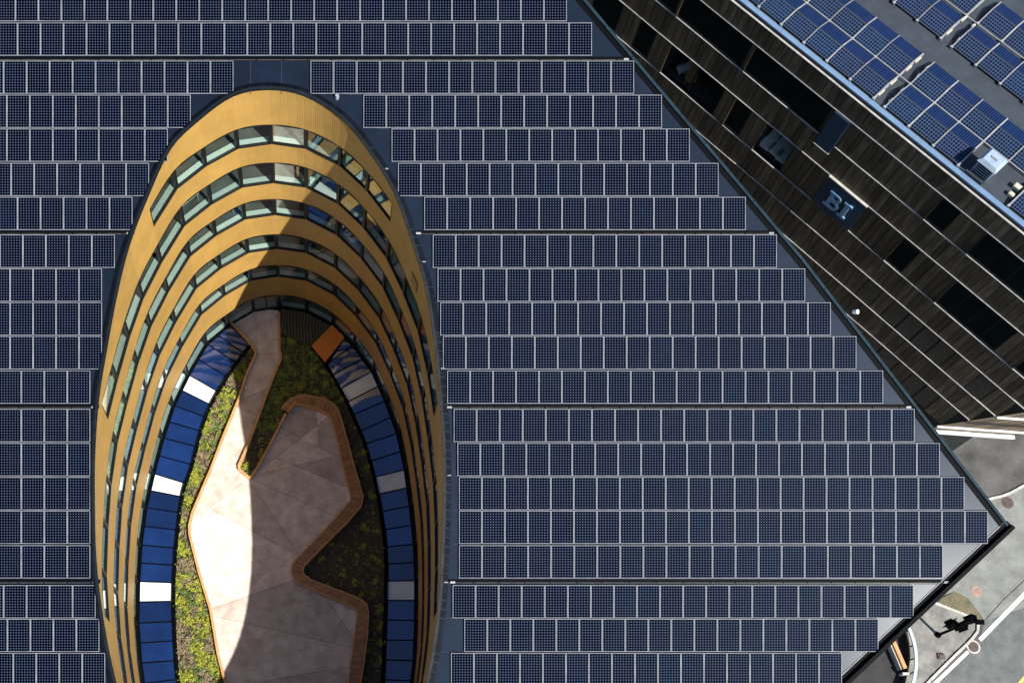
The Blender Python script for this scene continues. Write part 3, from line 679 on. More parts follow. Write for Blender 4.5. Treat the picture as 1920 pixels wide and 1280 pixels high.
# bench
BI_ = [(540, 772), (545, 766), (553, 757), (575, 760), (598, 767), (618, 778), (622, 788), (627, 803), (635, 837), (646, 885), (658, 930), (657, 939), (630, 970), (600, 1003), (554, 1050), (547, 1062), (547, 1074), (554, 1089), (600, 1110), (665, 1139), (671, 1146), (669, 1160), (664, 1200), (658, 1240), (653, 1280), (641, 1390)]
BO_ = [(528, 766), (533, 758), (545, 747), (568, 740), (607, 746), (624, 756), (632, 764), (637, 775), (652, 828), (666, 880), (681, 930), (677, 948), (650, 980), (619, 1010), (572, 1058), (568, 1066), (570, 1076), (583, 1086), (625, 1102), (674, 1121), (688, 1132), (691, 1145), (689, 1192), (683, 1237), (676, 1280), (665, 1390)]
bi, bo = poly_at(BI_, 13.3), poly_at(BO_, 13.3)
BN = empty('wooden_bench', (bi[10].x, bi[10].y, TZ), 'long winding brown timber bench between paved deck and shaded planting', 'bench')
b = MB()
for k in range(len(bi) - 1):
    a0, a1, c0, c1 = bi[k], bi[k + 1], bo[k], bo[k + 1]; n = max(1, int(((a1 - a0).length + (c1 - c0).length) / 2 / 0.105))
    for q in range(n):
        t0, t1 = (q + 0.07) / n, (q + 0.93) / n; zz = 13.30 + random.uniform(-0.004, 0.004)
        A0, A1, C0, C1 = a0.lerp(a1, t0), a0.lerp(a1, t1), c0.lerp(c1, t0), c0.lerp(c1, t1)
        w_ = 0.07; A0, A1, C0, C1 = A0.lerp(C0, w_), A1.lerp(C1, w_), C0.lerp(A0, w_), C1.lerp(A1, w_)
        b.prism([A0, A1, C1, C0], 13.25, zz)
tag(b.build('slats', M['wood'], BN), kind='stuff')
for ln, nm in ((bi, 'inner_rim'), (bo, 'outer_rim')):
    b = MB(); b.strip(ln, 0.07, 12.72, 13.32); b.build('rim', M['wood_l'], BN)
b = MB()
for k in range(len(bi) - 1):
    b.prism([bi[k].lerp(bo[k], .08), bi[k + 1].lerp(bo[k + 1], .08), bo[k + 1].lerp(bi[k + 1], .08), bo[k].lerp(bi[k], .08)], 12.7, 13.24)
b.build('base', mat('bench_base', (0.03, 0.02, 0.012), 0.9), BN)
# low planting
deck_p = poly_at(DECK, TZ); bench_p = list(bi) + list(reversed(bo))
bed2 = [Vector((p.x, p.y)) for p in bed_poly]
xs = [p.x for p in bed2]; ys = [p.y for p in bed2]
mid_line = (atz(500, 900, TZ).x)
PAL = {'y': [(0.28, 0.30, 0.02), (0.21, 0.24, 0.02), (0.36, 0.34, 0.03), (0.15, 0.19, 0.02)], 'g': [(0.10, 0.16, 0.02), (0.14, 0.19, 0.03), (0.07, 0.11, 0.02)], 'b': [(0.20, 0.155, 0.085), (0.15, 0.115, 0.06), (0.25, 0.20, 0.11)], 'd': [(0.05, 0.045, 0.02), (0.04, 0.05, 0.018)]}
from mathutils import noise as mnoise
pv, pf, pc = [], [], []
def clump(x, y, z, r, n, cols):
    for q in range(n):
        a = random.uniform(0, 6.283); rr = r * math.sqrt(random.random()); h_ = 0.02 + math.sqrt(max(0.0, 1 - (rr / r) ** 2)) * r * random.uniform(0.7, 1.1)
        cx, cy = x + rr * math.cos(a), y + rr * math.sin(a); l = random.uniform(0.035, 0.07); w = l * 0.6
        az_ = random.uniform(0, 6.283); d = Vector((math.cos(az_), math.sin(az_), random.uniform(-0.3, 0.9))).normalized(); s_ = Vector((-math.sin(az_), math.cos(az_), random.uniform(-.4, .4)))
        c = Vector((cx, cy, z + h_)); i = len(pv)
        pv.extend([tuple(c - s_ * w), tuple(c + d * l * 0.9), tuple(c + s_ * w), tuple(c - d * l)]); pf.append((i, i + 1, i + 2, i + 3)); pc.append(random.choice(cols))
n_try = 0
while n_try < 22000:
    n_try += 1
    x, y = random.uniform(min(xs), max(xs)), random.uniform(min(ys), max(ys))
    if not inside((x, y), bed2) or inside((x, y), deck_p) or inside((x, y), bench_p): continue
    nz = mnoise.noise(Vector((x * 0.9, y * 0.9, 3.0))); n2 = mnoise.noise(Vector((x * 2.3 + 9, y * 2.3, 1.0)))
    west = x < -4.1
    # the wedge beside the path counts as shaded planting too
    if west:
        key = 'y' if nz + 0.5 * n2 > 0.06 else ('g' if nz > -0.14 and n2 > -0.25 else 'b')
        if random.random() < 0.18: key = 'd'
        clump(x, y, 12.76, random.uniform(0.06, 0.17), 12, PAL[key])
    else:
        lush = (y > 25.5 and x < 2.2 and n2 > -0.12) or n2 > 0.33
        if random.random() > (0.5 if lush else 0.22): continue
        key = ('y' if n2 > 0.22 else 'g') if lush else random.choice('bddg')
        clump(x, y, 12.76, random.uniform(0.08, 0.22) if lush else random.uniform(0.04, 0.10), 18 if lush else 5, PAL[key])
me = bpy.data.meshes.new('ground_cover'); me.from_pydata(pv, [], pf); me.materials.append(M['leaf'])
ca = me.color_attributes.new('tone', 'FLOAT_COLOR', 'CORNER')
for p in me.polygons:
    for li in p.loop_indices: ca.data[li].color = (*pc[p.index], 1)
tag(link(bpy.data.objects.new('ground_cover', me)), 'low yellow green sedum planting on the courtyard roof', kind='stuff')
# --- skylight ring between wall foot and kerb
SKY = empty('skylight_ring', (PV[IDX.index(-9)].x, PV[IDX.index(-9)].y, 12.6), 'curved band of blue glass skylights with white panes round the courtyard terrace', 'skylight')
def ring_inner(line, p):                       # nearest point on the kerb line
    best = None
    for k in range(len(line) - 1):
        a, c = line[k], line[k + 1]; d = c - a; t_ = max(0, min(1, (p - a).dot(d) / d.length_squared)); q = a + d * t_
        if best is None or (q - p).length < (best - p).length: best = q
    return best
def ring_pane(P0, P1, line, m, name='skylight_pane', z=13.02):
    i0, i1 = ring_inner(line, P0), ring_inner(line, P1)
    e = 0.025
    a, c, ci, ai = P0.lerp(P1, e), P1.lerp(P0, e), i1.lerp(i0, e), i0.lerp(i1, e)
    ai = ai.lerp(a, 0.05); ci = ci.lerp(c, 0.05); a = a.lerp(ai, 0.02); c = c.lerp(ci, 0.02)
    zz = (z + 0.10, z + 0.10, z - 0.26, z - 0.26); jt = [random.uniform(-.006, .006) for _ in range(4)]
    q4 = [P3(p_, z_ + e_) for p_, z_, e_ in zip((a, c, ci, ai), zz, jt)]; b = MB(); b.hexa([p_ - Vector((0, 0, .03)) for p_ in q4], q4); o = b.build(name, m, SKY)
    dq = (i0 - P0).normalized(); nq = Vector((-dq.y, dq.x)) * 0.035; i0k = i0 - dq * 0.11
    tp = [P3(P0 - nq, z + 0.13), P3(P0 + nq, z + 0.13), P3(i0k + nq, z - 0.23), P3(i0k - nq, z - 0.23)]
    b = MB(); b.hexa([P3(p_.xy, 12.6) for p_ in tp], tp); b.build('glazing_bar', M['black'], SKY)
    return o
for f in list(range(-16, -2)) + list(range(3, 16)):
    k = IDX.index(f); A, B = off(k, -0.03), off(k + 1, -0.03); Mx = (A + B) / 2
    line = LCp if f < 0 else RCp
    if f < 0: ring_pane(A, Mx, line, M['sky_glass']); ring_pane(Mx, B, line, M['white'] if f in (-5, -8, -11, -14) else M['sky_glass'])
    else: ring_pane(A, Mx, line, M['white'] if f in (4, 7, 10, 13) else M['sky_glass']); ring_pane(Mx, B, line, M['sky_glass'])
for k in range(NP - 1):
    if IDX[k] not in (-2, -1):
        b = MB(); b.prism([off(k, -0.10), off(k + 1, -0.10), off(k + 1, 0.0), off(k, 0.0)], 12.6, 13.16); b.build('wall_kerb', M['black'], SKY)
# olive mesh and orange board by the door
k0 = IDX.index(0)
w0, w1, w2, w25 = off(k0, -0.08), off(k0 + 1, -0.08), off(k0 + 2, -0.08), None
w3 = off(k0 + 3, -0.08); w2h = w2.lerp(w3, 0.62)
i0 = atz(526, 626, TZ).xy; i1 = atz(560, 640, TZ).xy; i2 = atz(584, 651, TZ).xy; i3 = atz(610, 682, TZ).xy
b = MB(); b.prism([i0, i1, i2, w2, w1, w0.lerp(w1, 0.03)], 12.9, 13.12)
tag(b.build('mesh_canopy', M['olive']), 'dark olive mesh canopy with wavy folds beside the courtyard door', 'canopy')
b = MB(); b.prism([i2.lerp(i3, 0.03), i3, w2h, w2.lerp(w3, 0.02)], 13.06, 13.30)
tag(b.build('orange_board', M['orange']), 'flat bright orange board at the end of the olive canopy', 'board')
ring_pane(w2h, w3, RCp, M['sky_glass'])
# desks seen through the courtyard windows
def desk(f, q, dep, rot, tone):
    k = IDX.index(f); A, B = PV[k], PV[k + 1]; dv = (B - A).normalized(); n = Vector((-dv.y, dv.x)); c = (A + B) / 2 + n * dep; z = ST[q][1]
    X, Y = P3(dv, 0), P3(n, 0)
    t = empty('office_desk', (c.x, c.y, z), 'white topped office desk behind a %s storey courtyard window' % ('top', 'second highest', 'third highest', 'fourth highest', 'fifth highest')[q], 'desk', 'desks behind courtyard windows')
    b = MB(); b.box(P3(c, z + 0.73), 1.3, 0.65, 0.04, (X, Y, Z)); b.build('top', M['white'], t)
    for sx in (-1, 1):
        b = MB(); b.box(P3(c + dv * 0.58 * sx, z + 0.355), 0.05, 0.55, 0.71, (X, Y, Z)); b.build('leg', M['rail'], t)
    b = MB(); b.box(P3(c + n * 0.15, z + 1.0), 0.55, 0.04, 0.32, (X, Y, Z)); b.box(P3(c + n * 0.18, z + 0.80), 0.08, 0.05, 0.12, (X, Y, Z)); b.build('monitor', M['black'], t)
for f, q in ((-3, 1), (1, 1), (2, 0), (-2, 2), (2, 2), (-3, 3), (3, 3), (1, 3), (-1, 4), (2, 4)): desk(f, q, 0.95, 0, 0)

# ================================================================== DARK NEIGHBOUR BUILDING
FA = Vector((23.47, 44.55)); FU = Vector((.66568, -.74624)); FN = Vector((-.74624, -.66568)); ZB = 29.8
def FP(s, z, d=0.0): p = FA + FU * s + FN * d; return Vector((p.x, p.y, z))
FX, FY = Vector((FU.x, FU.y, 0)), Vector((FN.x, FN.y, 0))
AXF = (FX, FY, Z)
NB = empty('campus_building', FP(8, 0), 'dark metal clad campus building with flat solar roof and blue BI sign', 'building')
LV = [29.5, 27.93, 25.45, 23.3, 20.37, 18.2, 15.8, 13.7, 11.2]
def corner_s(z): return 23.98 + (z - 10.71) * 0.3153
smin = [-9, -10, -10, -10, -8, -1, 5, 11, 15]
WIN = {1: [(-8, -6.2, 1), (-6.0, -3.15, 2), (-2.95, 1.9, 3), (2.15, 7.55, 3), (14.98, 16.15, 1), (17.8, 22.6, 4)],
       3: [(-8.5, -6.4, 1), (-5.0, -3.7, 1), (-2.51, 1.71, 2), (2.58, 3.76, 1), (4.9, 7.01, 1), (14.9, 16.06, 1), (18.5, 22.6, 4), (23.95, 25.5, 1)],
       5: [(5.3, 6.5, 1), (14.98, 16.1, 1), (16.9, 21.4, 4), (23.15, 24.35, 1)],
       7: [(17.0, 19.7, 2), (20.7, 22.8, 2)]}
CLEAR = {(3, -2.51), (3, 4.9)}
# backing wall
bk = MB()
for i in range(8):
    z1, z0 = LV[i], LV[i + 1]
    holes = sorted((w for w in WIN.get(i, []) if (i, w[0]) in CLEAR)); s = -14.0; e0, e1 = corner_s(z0), corner_s(z1)
    for w in holes:
        bk.face([FP(s, z0, -0.02), FP(w[0], z0, -0.02), FP(w[0], z1, -0.02), FP(s, z1, -0.02)]); s = w[1]
    bk.face([FP(s, z0, -0.02), FP(e0, z0, -0.02), FP(e1, z1, -0.02), FP(s, z1, -0.02)])
bk.face([FP(-14, 0, -0.02), FP(23.2, 0, -0.02), FP(corner_s(LV[8]), LV[8], -0.02), FP(-14, LV[8], -0.02)])
bk.face([FP(-14, LV[0], -0.02), FP(corner_s(LV[0]), LV[0], -0.02), FP(corner_s(ZB), ZB - 0.05, -0.02), FP(-14, ZB - 0.05, -0.02)])
NORM[0] = False; bk.build('wall', M['bi_back'], NB); NORM[0] = True
# cladding sheets
ub = MB(); ub.face([(0, 0, 0.03), (1, 0, 0.03), (1, 1, 0.03), (0, 1, 0.03)], uv=[(0, 0), (0.45, 0), (0.45, 2.5), (0, 2.5)])
for a_, c_ in (((0, 0), (1, 0)), ((1, 0), (1, 1)), ((1, 1), (0, 1)), ((0, 1), (0, 0))): ub.face([(*a_, 0), (*c_, 0), (*c_, 0.03), (*a_, 0.03)])
ub.v = [(v[0], v[2], v[1]) for v in ub.v]; ub.f = [tuple(reversed(f)) for f in ub.f]; ub.uv = [tuple(reversed(u)) if u else None for u in ub.uv]
NORM[0] = False; clad_proto = ub.build('cladding_sheet', M['bi_clad'], NB); NORM[0] = True
RB = Matrix(((FX.x, FY.x, 0, 0), (FX.y, FY.y, 0, 0), (0, 0, 1, 0), (0, 0, 0, 1)))
clads = []
def sect(i, z0, z1):
    s = smin[i]; out = []; ws = sorted(WIN.get(i, [])); e = corner_s(z0)
    if i == 3: ws = sorted(ws + [(9.58, 12.27, 0)])
    for w in ws + [(1e9, 1e9, 0)]:
        if w[0] > s:
            out.append((s, min(w[0], e)))
        s = max(s, w[1])
    return [o for o in out if o[1] > o[0] + 0.05]
for i in range(0, 8):
    z1, z0 = LV[i] - 0.02, LV[i + 1] + 0.03
    for s0, s1 in sect(i, z0, z1):
        n = max(1, round((s1 - s0) / 0.46)); cuts = [s0 + (s1 - s0) * (k + (random.uniform(-.22, .22) if 0 < k < n else 0)) / n for k in range(n + 1)]
        for k in range(n):
            clads.append((cuts[k] + 0.014, cuts[k + 1] - 0.014, z0, z1, i))
def proj(P):
    d = P - CAM; zc = -(d.dot(NR)); return XP + F * d.x / zc, YP - F * d.dot(VR) / zc
def in_view(c):
    x, y = proj(FP((c[0] + c[1]) / 2, (c[2] + c[3]) / 2)); return 0 if (x > 1915 or y < 5 or x < ne_x(max(y, 0)) + 4) else 1
clads.sort(key=lambda c: (-in_view(c), -(c[1] - c[0]) * (c[3] - c[2])))
def clad_matrix(c):
    return Matrix.Translation(FP(c[0], c[2], random.choice((0.0, 0.0, 0.01, 0.02, 0.035)))) @ RB @ Matrix.Rotation(random.uniform(-0.028, 0.028), 4, 'Z') @ Matrix.Diagonal((c[1] - c[0], 1, c[3] - c[2], 1))
rs = MB()
for k, c in enumerate(clads):
    T = clad_matrix(c)
    if k < 290:
        o = clad_proto if k == 0 else clad_proto.copy()
        if k: COL.objects.link(o)
        o.matrix_basis = T
    else:
        i0 = len(rs.v); rs.v += [tuple(T @ Vector(v)) for v in ub.v]; rs.f += [tuple(q + i0 for q in f) for f in ub.f]; rs.uv += ub.uv; rs.mi += ub.mi
if rs.v:
    NORM[0] = False; tag(rs.build('cladding_sheets', M['bi_clad'], NB), kind='stuff'); NORM[0] = True
# windows
for i, ws in WIN.items():
    z1, z0 = LV[i] - 0.03, LV[i + 1] + 0.03
    for (s0, s1, nm) in ws:
        za, zb_ = z0, z1
        if i == 3 and s0 == 14.9: zb_ = z1 - 0.45
        b = MB(); mid = (s0 + s1) / 2; hz = (za + zb_) / 2
        for e in (s0 + 0.03, s1 - 0.03): b.box(FP(e, hz, -0.08), 0.06, 0.22, zb_ - za, AXF)
        b.box(FP(mid, za + 0.04, -0.08), s1 - s0 - 0.12, 0.22, 0.08, AXF); b.box(FP(mid, zb_ - 0.03, -0.08), s1 - s0 - 0.12, 0.22, 0.06, AXF)
        clear = (i, s0) in CLEAR
        for q in range(1, nm): b.box(FP(s0 + (s1 - s0) * q / nm, hz, -0.10), 0.08, 0.14, zb_ - za - 0.14, AXF)
        w = b.build('window', M['frame_b'] if i < 5 else M['bi_back'], NB)
        for q in range(nm):
            t0, t1 = s0 + (s1 - s0) * q / nm + 0.05, s0 + (s1 - s0) * (q + 1) / nm - 0.05
            b = MB(); b.box(FP((t0 + t1) / 2, hz, (-0.12 if clear else 0.005)), t1 - t0, 0.02, zb_ - za - 0.16, AXF); b.build('pane', M['bi_glass_t'] if clear else (M['bi_glass'] if i < 5 else M['bi_glass_low']), w)
        if i in (1, 3) and s0 > -5:   # the lit reveal on one side
            b = MB(); b.box(FP(s0 - 0.012, hz, 0.07), 0.022, 0.10, zb_ - za, AXF); b.build('reveal', M['bi_clad'], w)
# rooms behind the clear windows
for s0, s1 in ((-2.51, 1.71), (4.9, 7.01)):
    b = MB(); z0, z1, dp = LV[4] + 0.02, LV[3] - 0.02, -4.5
    b.face([FP(s0, z0, -0.2), FP(s1, z0, -0.2), FP(s1, z0, dp), FP(s0, z0, dp)]); b.face([FP(s0, z1, -0.2), FP(s1, z1, -0.2), FP(s1, z1, dp), FP(s0, z1, dp)])
    b.face([FP(s0, z0, dp), FP(s1, z0, dp), FP(s1, z1, dp), FP(s0, z1, dp)])
    for e in (s0, s1): b.face([FP(e, z0, -0.04), FP(e, z0, dp), FP(e, z1, dp), FP(e, z1, -0.04)])
    NORM[0] = False; b.build('room', mat('room_dark', (0.03, 0.03, 0.032), 0.8), NB); NORM[0] = True
# ledges
for i in range(8):
    z = LV[i]; e = corner_s(z) - 0.05; segs = [(smin[i] - 1 if i else -12, e)]
    if i == 2: segs = [(-11, 7.72), (8.85, e)]
    for s0, s1 in segs:
        s = s0
        while s < s1 - 0.3:
            t1 = min(s1, s + 3.15)
            b = MB(); b.box(FP((s + t1) / 2, z + random.uniform(-.006, .006), 0.045), t1 - s - 0.012, 0.13, 0.045, AXF); b.build('ledge', M['bi_ledge'], NB); s = t1
# navy bay and sign
b = MB(); b.box(FP(8.28, 26.3, 0.10), 1.0, 0.14, 3.1, AXF); nbay = b.build('navy_panel', M['navy'], NB)
b = MB(); b.box(FP(8.28, 24.70, 0.12), 1.06, 0.16, 0.05, AXF); b.build('sill', M['bi_ledge'], nbay)
SG = empty('wall_sign', FP(10.92, 20.4, 0.05), 'navy square sign with raised blue letters BI on dark facade', 'sign')
b = MB(); b.box(FP(10.925, 21.83, 0.09), 2.69, 0.10, 2.86, AXF); b.build('board', M['navy'], SG)
b = MB(); b.box(FP(10.925, 23.30, 0.13), 2.74, 0.20, 0.09, AXF); b.build('top_trim', M['kerb'], SG)
def letter_poly(b, pts, d0=0.145, d1=0.24):
    b.hexa([FP(s, z, d0) for s, z in pts], [FP(s, z, d1) for s, z in pts])
LB, LT = 21.05, 22.45; s0 = 9.58 + 0.56
b = MB()
letter_poly(b, [(s0 + 0.12, LB), (s0 + 0.36, LB), (s0 + 0.36, LT), (s0 + 0.12, LT)])
for zz in (LB, LT - 0.17): letter_poly(b, [(s0, zz), (s0 + 0.12, zz), (s0 + 0.12, zz + 0.17), (s0, zz + 0.17)])
def bowl(zc, ro, ri, xo):
    n = 12; x0 = s0 + 0.36
    letter_poly(b, [(x0, zc + ri), (x0 + xo, zc + ri), (x0 + xo, zc + ro), (x0, zc + ro)]); letter_poly(b, [(x0, zc - ro), (x0 + xo, zc - ro), (x0 + xo, zc - ri), (x0, zc - ri)])
    for k in range(n):
        t0, t1 = -math.pi / 2 + math.pi * k / n, -math.pi / 2 + math.pi * (k + 1) / n
        e = 0.85
        letter_poly(b, [(x0 + xo + ri * .75 * math.cos(t0), zc + ri * math.sin(t0)), (x0 + xo + ro * e * math.cos(t0), zc + ro * math.sin(t0)), (x0 + xo + ro * e * math.cos(t1), zc + ro * math.sin(t1)), (x0 + xo + ri * .75 * math.cos(t1), zc + ri * math.sin(t1))])
bowl(LT - 0.34, 0.34, 0.16, 0.20); bowl(LB + 0.39, 0.39, 0.20, 0.24)
b.build('letter_b', M['letter'], SG)
s0 = 9.58 + 1.58; b = MB()
letter_poly(b, [(s0 + 0.14, LB + 0.17), (s0 + 0.40, LB + 0.17), (s0 + 0.40, LT - 0.17), (s0 + 0.14, LT - 0.17)])
for zz in (LB, LT - 0.17): letter_poly(b, [(s0, zz), (s0 + 0.54, zz), (s0 + 0.54, zz + 0.17), (s0, zz + 0.17)])
b.build('letter_i', M['letter'], SG)
# second facade beyond the leaning corner
Q2 = Vector((5.444, -0.425, 0)).normalized()
def G(t_, z, d=0.0):
    c = FP(corner_s(z), z); nn = Vector((Q2.y, -Q2.x, 0)); return c + Q2 * t_ + nn * d
b = MB(); b.face([G(0, 8.7), G(6.1, 8.7), G(6.1, 29.7), G(0, 29.7)]); b.build('end_wall', M['bi_back'], NB)
lv2 = [8.75, 10.7, 13.2, 15.7, 18.2, 20.4, 23.3, 25.5, 27.9]
for i in range(len(lv2) - 1):
    for k in range(13):
        t0, t1 = k * 0.47 + 0.01, k * 0.47 + 0.46; b = MB()
        z0, z1 = lv2[i] + 0.10, lv2[i + 1] - 0.04; j = random.uniform(0.02, 0.05)
        b.hexa([G(t0, z0, 0.0), G(t1, z0, 0.0), G(t1, z1, 0.0), G(t0, z1, 0.0)], [G(t0, z0, j), G(t1, z0, j + 0.01), G(t1, z1, j + 0.01), G(t0, z1, j)])
        b.build('end_cladding_sheet', M['bi_clad'], NB)
for z, hh in zip(lv2, (0.34, 0.14, 0.05, 0.12, 0.05, 0.1, 0.05, 0.1, 0.05)):
    b = MB(); b.hexa([G(0, z, 0.0), G(6.1, z, 0.0), G(6.1, z, 0.26 if hh > .3 else 0.16), G(0, z, 0.26 if hh > .3 else 0.16)][::-1], [G(0, z + hh, 0.0), G(6.1, z + hh, 0.0), G(6.1, z + hh, 0.26 if hh > .3 else 0.16), G(0, z + hh, 0.26 if hh > .3 else 0.16)][::-1]); b.build('ledge', M['paint_w'] if hh > 0.06 else M['bi_back'], NB)
p = G(6.1, 8.7); b = MB(); b.face([p, p + Vector((20, 22, 0)), p + Vector((20, 22, 21)), G(6.1, 29.7)]); b.build('side_wall', M['bi_back'], NB)
b = MB(); c0, c1 = G(0.0, 8.7), G(6.1, 8.7); b.face([c0, c1, c1 + Vector((8, 9, 0)), c0 + Vector((8, 9, 0))]); b.build('soffit', M['bi_back'], NB)
b = MB(); c0, c1 = G(0.3, 8.7) + Vector((1.5, 1.7, 0)), G(5.2, 8.7) + Vector((1.5, 1.7, 0)); b.face([(c0.x, c0.y, 0), (c1.x, c1.y, 0), c1, c0]); b.build('entrance_glazing', M['bi_glass'], NB)
# roof
b = MB(); b.face([FP(-40, ZB - 0.02, -0.3), FP(30, ZB - 0.02, -0.3), FP(30, ZB - 0.02, -45), FP(-40, ZB - 0.02, -45)]); b.build('roof', M['bi_roof'], NB)
s = -12.0
while s < 30:
    b = MB(); b.box(FP(s + 1.49, ZB - 0.03, -0.15), 2.97, 0.30, 0.12, AXF); b.build('coping', M['bi_cope'], NB); s += 2.98
# rooftop panels: low ridges running along the facade
def tent_panel(w0, w1, zl0, zl1, L):
    b = MB(); t = 0.035
    pts = [(0, -w0, zl0), (L, -w0, zl0), (L, -w1, zl1), (0, -w1, zl1)]
    sl = []
    fr = 0.022
    dw = (w1 - w0); dz = (zl1 - zl0)
    def q(u, v, h): return (u, -(w0 + dw * v), zl0 + dz * v + h)
    fu, fv = fr / L, fr / abs(dw)
    o = [(0, 0), (1, 0), (1, 1), (0, 1)]; i = [(fu, fv), (1 - fu, fv), (1 - fu, 1 - fv), (fu, 1 - fv)]
    for k in range(4):
        j = (k + 1) % 4
        b.face([q(o[k][0] * L, o[k][1], t), q(o[j][0] * L, o[j][1], t), q(i[j][0] * L, i[j][1], t), q(i[k][0] * L, i[k][1], t)])
        b.face([q(o[k][0] * L, o[k][1], 0), q(o[j][0] * L, o[j][1], 0), q(o[j][0] * L, o[j][1], t), q(o[k][0] * L, o[k][1], t)])
    b.face([q(x * L, y, t - 0.003) for x, y in i], uv=[(0, 0), (1, 0), (1, 1), (0, 1)], mi=1)
    b.face([q(x * L, y, 0) for x, y in reversed(o)])
    return b
RBF = Matrix(((FX.x, FY.x, 0, FA.x), (FX.y, FY.y, 0, FA.y), (0, 0, 1, 0), (0, 0, 0, 1)))
LP = 1.54
M['alu_dark'] = mat('panel_frame_dark', (0.05, 0.055, 0.065), 0.5, 0, 0.2)
ridges = [0.40, 2.53, 6.10, 8.40, 11.9, 14.2]
pan = {}
for ri, w in enumerate(ridges):
    NORM[0] = False
    for kind, (wa, wb, za, zb_) in (('g', (w, w + 1.07, ZB + 0.10, ZB + 0.36)), ('l', (w + 1.09, w + 2.02, ZB + 0.36, ZB + 0.12))):
        first = None
        cols = [8.93 - 1.575 * (k + 1) for k in range(14)] + [9.70 + 1.575 * k for k in range(10)]
        for s in cols:
            if ri == 0 and 14.2 < s < 17.3: continue
            if ri >= 4 and s < -6: continue
            o = None
            if first is None:
                first = tent_panel(wa, wb, za, zb_, LP).build('solar_panel', [M['alu_dark'], M['cell_grid'] if kind == 'g' else M['cell_line']], NB); o = first
            else:
                o = first.copy(); COL.objects.link(o)
            o.matrix_basis = RBF @ Matrix.Translation((s, 0, 0))
    NORM[0] = True
    for k in range(-9, 16):
        for s, wd in ((8.95 - 1.575 * k, 0.07 if k % 2 == 0 else 0.035),) if k >= 0 else ((9.675 - 1.575 * (k + 1), 0.05 if k % 2 else 0.08),):
            if ri == 0 and 14.6 < s < 17.2: continue
            b = MB(); b.box(FP(s, ZB + 0.05, -(w + 1.0)), wd, 2.15, 0.07, AXF)
            b.hexa([FP(s - wd / 2, ZB + 0.16, -w), FP(s + wd / 2, ZB + 0.16, -w), FP(s + wd / 2, ZB + 0.41, -(w + 1.07)), FP(s - wd / 2, ZB + 0.41, -(w + 1.07))], [FP(s - wd / 2, ZB + 0.18, -w), FP(s + wd / 2, ZB + 0.18, -w), FP(s + wd / 2, ZB + 0.43, -(w + 1.07)), FP(s - wd / 2, ZB + 0.43, -(w + 1.07))])
            b.hexa([FP(s - wd / 2, ZB + 0.41, -(w + 1.09)), FP(s + wd / 2, ZB + 0.41, -(w + 1.09)), FP(s + wd / 2, ZB + 0.17, -(w + 2.02)), FP(s - wd / 2, ZB + 0.17, -(w + 2.02))], [FP(s - wd / 2, ZB + 0.43, -(w + 1.09)), FP(s + wd / 2, ZB + 0.43, -(w + 1.09)), FP(s + wd / 2, ZB + 0.19, -(w + 2.02)), FP(s - wd / 2, ZB + 0.19, -(w + 2.02))])
            b.box(FP(s, ZB + 0.10, -(w - 0.05)), 0.14, 0.12, 0.16, AXF)
            b.build('mounting_rail', M['rail'], NB)
for w in (2.47, 8.27):
    b = MB(); b.box(FP(5, ZB + 0.17, -w), 36, 0.05, 0.05, AXF); b.build('cable_tray', M['rail'], NB)
for s in (9.0, 9.62):
    for w in (0.9, 1.9, 3.2, 4.0, 6.7, 8.0):
        b = MB(); b.box(FP(s, ZB + 0.14, -w), 0.10, 0.5 if s < 9.3 else 0.3, 0.14, AXF); b.build('ballast_strip', M['cream'], NB)
# plant unit on the roof
HV = empty('ventilation_unit', FP(15.46, ZB, -1.0), 'pale galvanised rooftop ventilation unit between solar panels', 'ventilation unit')
b = MB(); b.box(FP(15.46, ZB + 0.55, -1.05), 0.95, 0.95, 1.10, AXF); b.build('casing', M['hvac'], HV)
b = MB(); b.hexa([FP(14.90, ZB + 1.10, -0.50), FP(16.02, ZB + 1.10, -0.50), FP(16.02, ZB + 1.10, -1.60), FP(14.90, ZB + 1.10, -1.60)], [FP(15.05, ZB + 1.32, -0.65), FP(15.87, ZB + 1.32, -0.65), FP(15.87, ZB + 1.32, -1.45), FP(15.05, ZB + 1.32, -1.45)]); lid = b.build('lid', M['hvac'], HV)
b = MB(); b.box(FP(15.46, ZB + 1.35, -1.05), 0.34, 0.10, 0.06, AXF); b.build('handle', M['alu'], lid)
b = MB()
for q in range(5): b.box(FP(15.46, ZB + 0.25 + q * 0.17, -0.565), 0.8, 0.03, 0.07, AXF)
b.build('louvre', M['black'], HV)
b = MB(); b.box(FP(15.35, ZB + 0.12, -0.38), 1.05, 0.10, 0.24, AXF); b.build('shade_bar', M['bi_roof'], HV)  # dark bar added to stand for the shadow at the unit's foot
for k, (s, w, sz) in enumerate(((17.25, 1.0, 0.30), (17.2, 1.55, 0.38))):
    b = MB(); b.box(FP(s, ZB + sz / 3, -w), sz, sz * 0.8, sz * 0.66, AXF); b.box(FP(s, ZB + sz * 0.68, -w), sz * 0.8, sz * 0.62, 0.03, AXF)
    tag(b.build('ballast_block', M['cream']), ('smaller' if k == 0 else 'larger') + ' of two cream ballast blocks beside the panel corner on the grey roof', 'block')
# floodlight at the roof edge
lp = roof(1597, 585, 0.1)
FL = empty('floodlight', lp, 'small white floodlight on black bracket at the dark roof edge', 'lamp')
b = MB(); b.tube([lp - NR * 0.1, lp + NR * 0.35, lp + NR * 0.45 + Vector((0.35, 0.35, 0))], 0.035, 8); b.build('bracket', M['black'], FL)
b = MB(); b.tube([lp + NR * 0.35 - Vector((.12, 0, 0)), lp + NR * 0.55], [0.09, 0.11], 10); b.build('head', M['lamp'], FL)
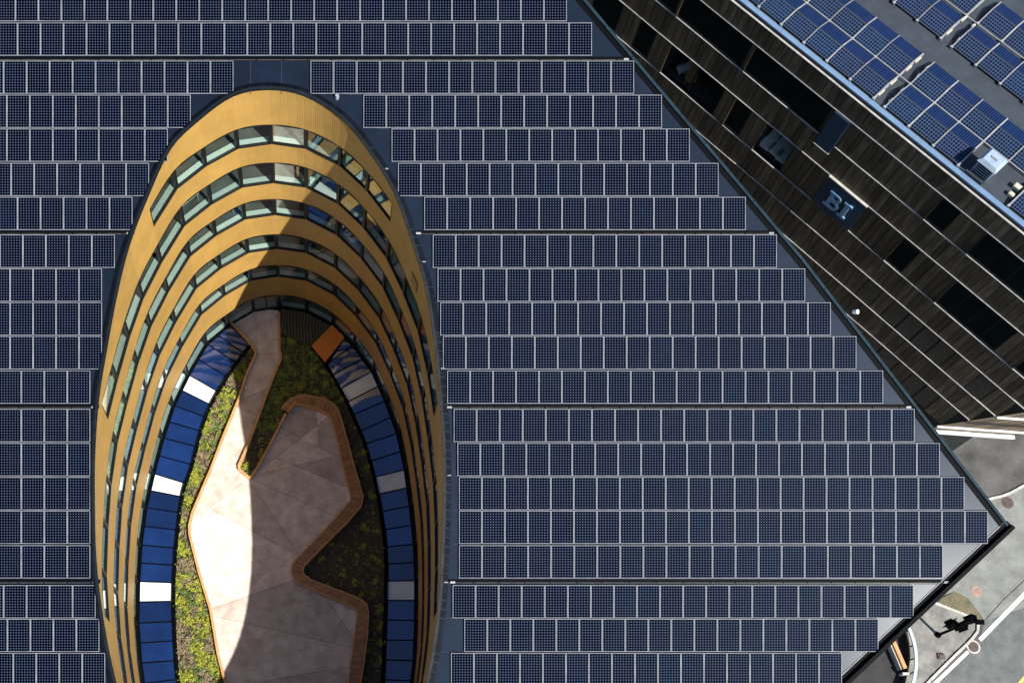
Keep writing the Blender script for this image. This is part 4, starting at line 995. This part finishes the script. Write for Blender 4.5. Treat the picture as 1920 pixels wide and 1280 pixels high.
# lounge chairs and chairs behind the clear windows
def rbox(b, c, x, y, z, ax, bev=0.0): b.box(c, x, y, z, ax)
def lounge(s, d, ang, label, mseat, mbase, sc=1.0, group=None):
    z = LV[4] + 0.03; c = FP(s, z, -d); X = (FX * math.cos(ang) + FY * math.sin(ang)); Y = Z.cross(X)
    ax = (X, Y, Z); t = empty('lounge_chair', c, label, 'chair', group)
    def p(x, y, zz): return c + X * x * sc + Y * y * sc + Z * zz * sc
    b = MB(); b.hexa([p(-.3, -.35, .32), p(.3, -.35, .32), p(.34, .25, .28), p(-.34, .25, .28)], [p(-.3, -.35, .46), p(.3, -.35, .46), p(.34, .25, .42), p(-.34, .25, .42)]); b.build('seat', mseat, t)
    b = MB(); b.hexa([p(-.34, .18, .40), p(.34, .18, .40), p(.34, .34, .40), p(-.34, .34, .40)], [p(-.26, .62, 1.25), p(.26, .62, 1.25), p(.24, .72, 1.25), p(-.24, .72, 1.25)]); bk_ = b.build('backrest', mseat, t)
    b = MB(); b.hexa([p(-.2, .60, 1.22), p(.2, .60, 1.22), p(.2, .74, 1.22), p(-.2, .74, 1.22)], [p(-.18, .64, 1.38), p(.18, .64, 1.38), p(.17, .75, 1.38), p(-.17, .75, 1.38)]); b.build('headrest', M['chairwood'], bk_)
    for sx in (-1, 1):
        b = MB(); b.hexa([p(sx * .36 - .04, -.25, .42), p(sx * .36 + .04, -.25, .42), p(sx * .36 + .04, .3, .50), p(sx * .36 - .04, .3, .50)], [p(sx * .36 - .04, -.25, .60), p(sx * .36 + .04, -.25, .60), p(sx * .36 + .04, .3, .68), p(sx * .36 - .04, .3, .68)]); b.build('armrest', mbase, t)
        for sy in (-.28, .24):
            b = MB(); b.tube([p(sx * .26, sy, 0.30), p(sx * .30, sy * 1.05, 0)], 0.022 * sc, 6); b.build('leg', mbase, t)
for k, (s, d) in enumerate(((5.35, 0.60), (6.0, 0.66), (6.58, 0.60))):
    lounge(s, d, 0.0, ('cream lounge chair of three beside the pale lit window jamb', 'cream lounge chair between two others behind the facade window', 'cream lounge chair of three on the side towards the BI sign')[k], M['cushion'], M['greyfab'], 1.0, 'cream lounge chairs at the window')
lounge(-1.65, 0.85, 0.5, 'white chair beside a wooden chair behind the dark facade window', M['cushion'], M['greyfab'], 0.8)
lounge(-0.85, 0.75, -0.35, 'brown wooden chair beside a white chair behind the dark facade window', M['chairwood'], M['chairwood'], 0.85)
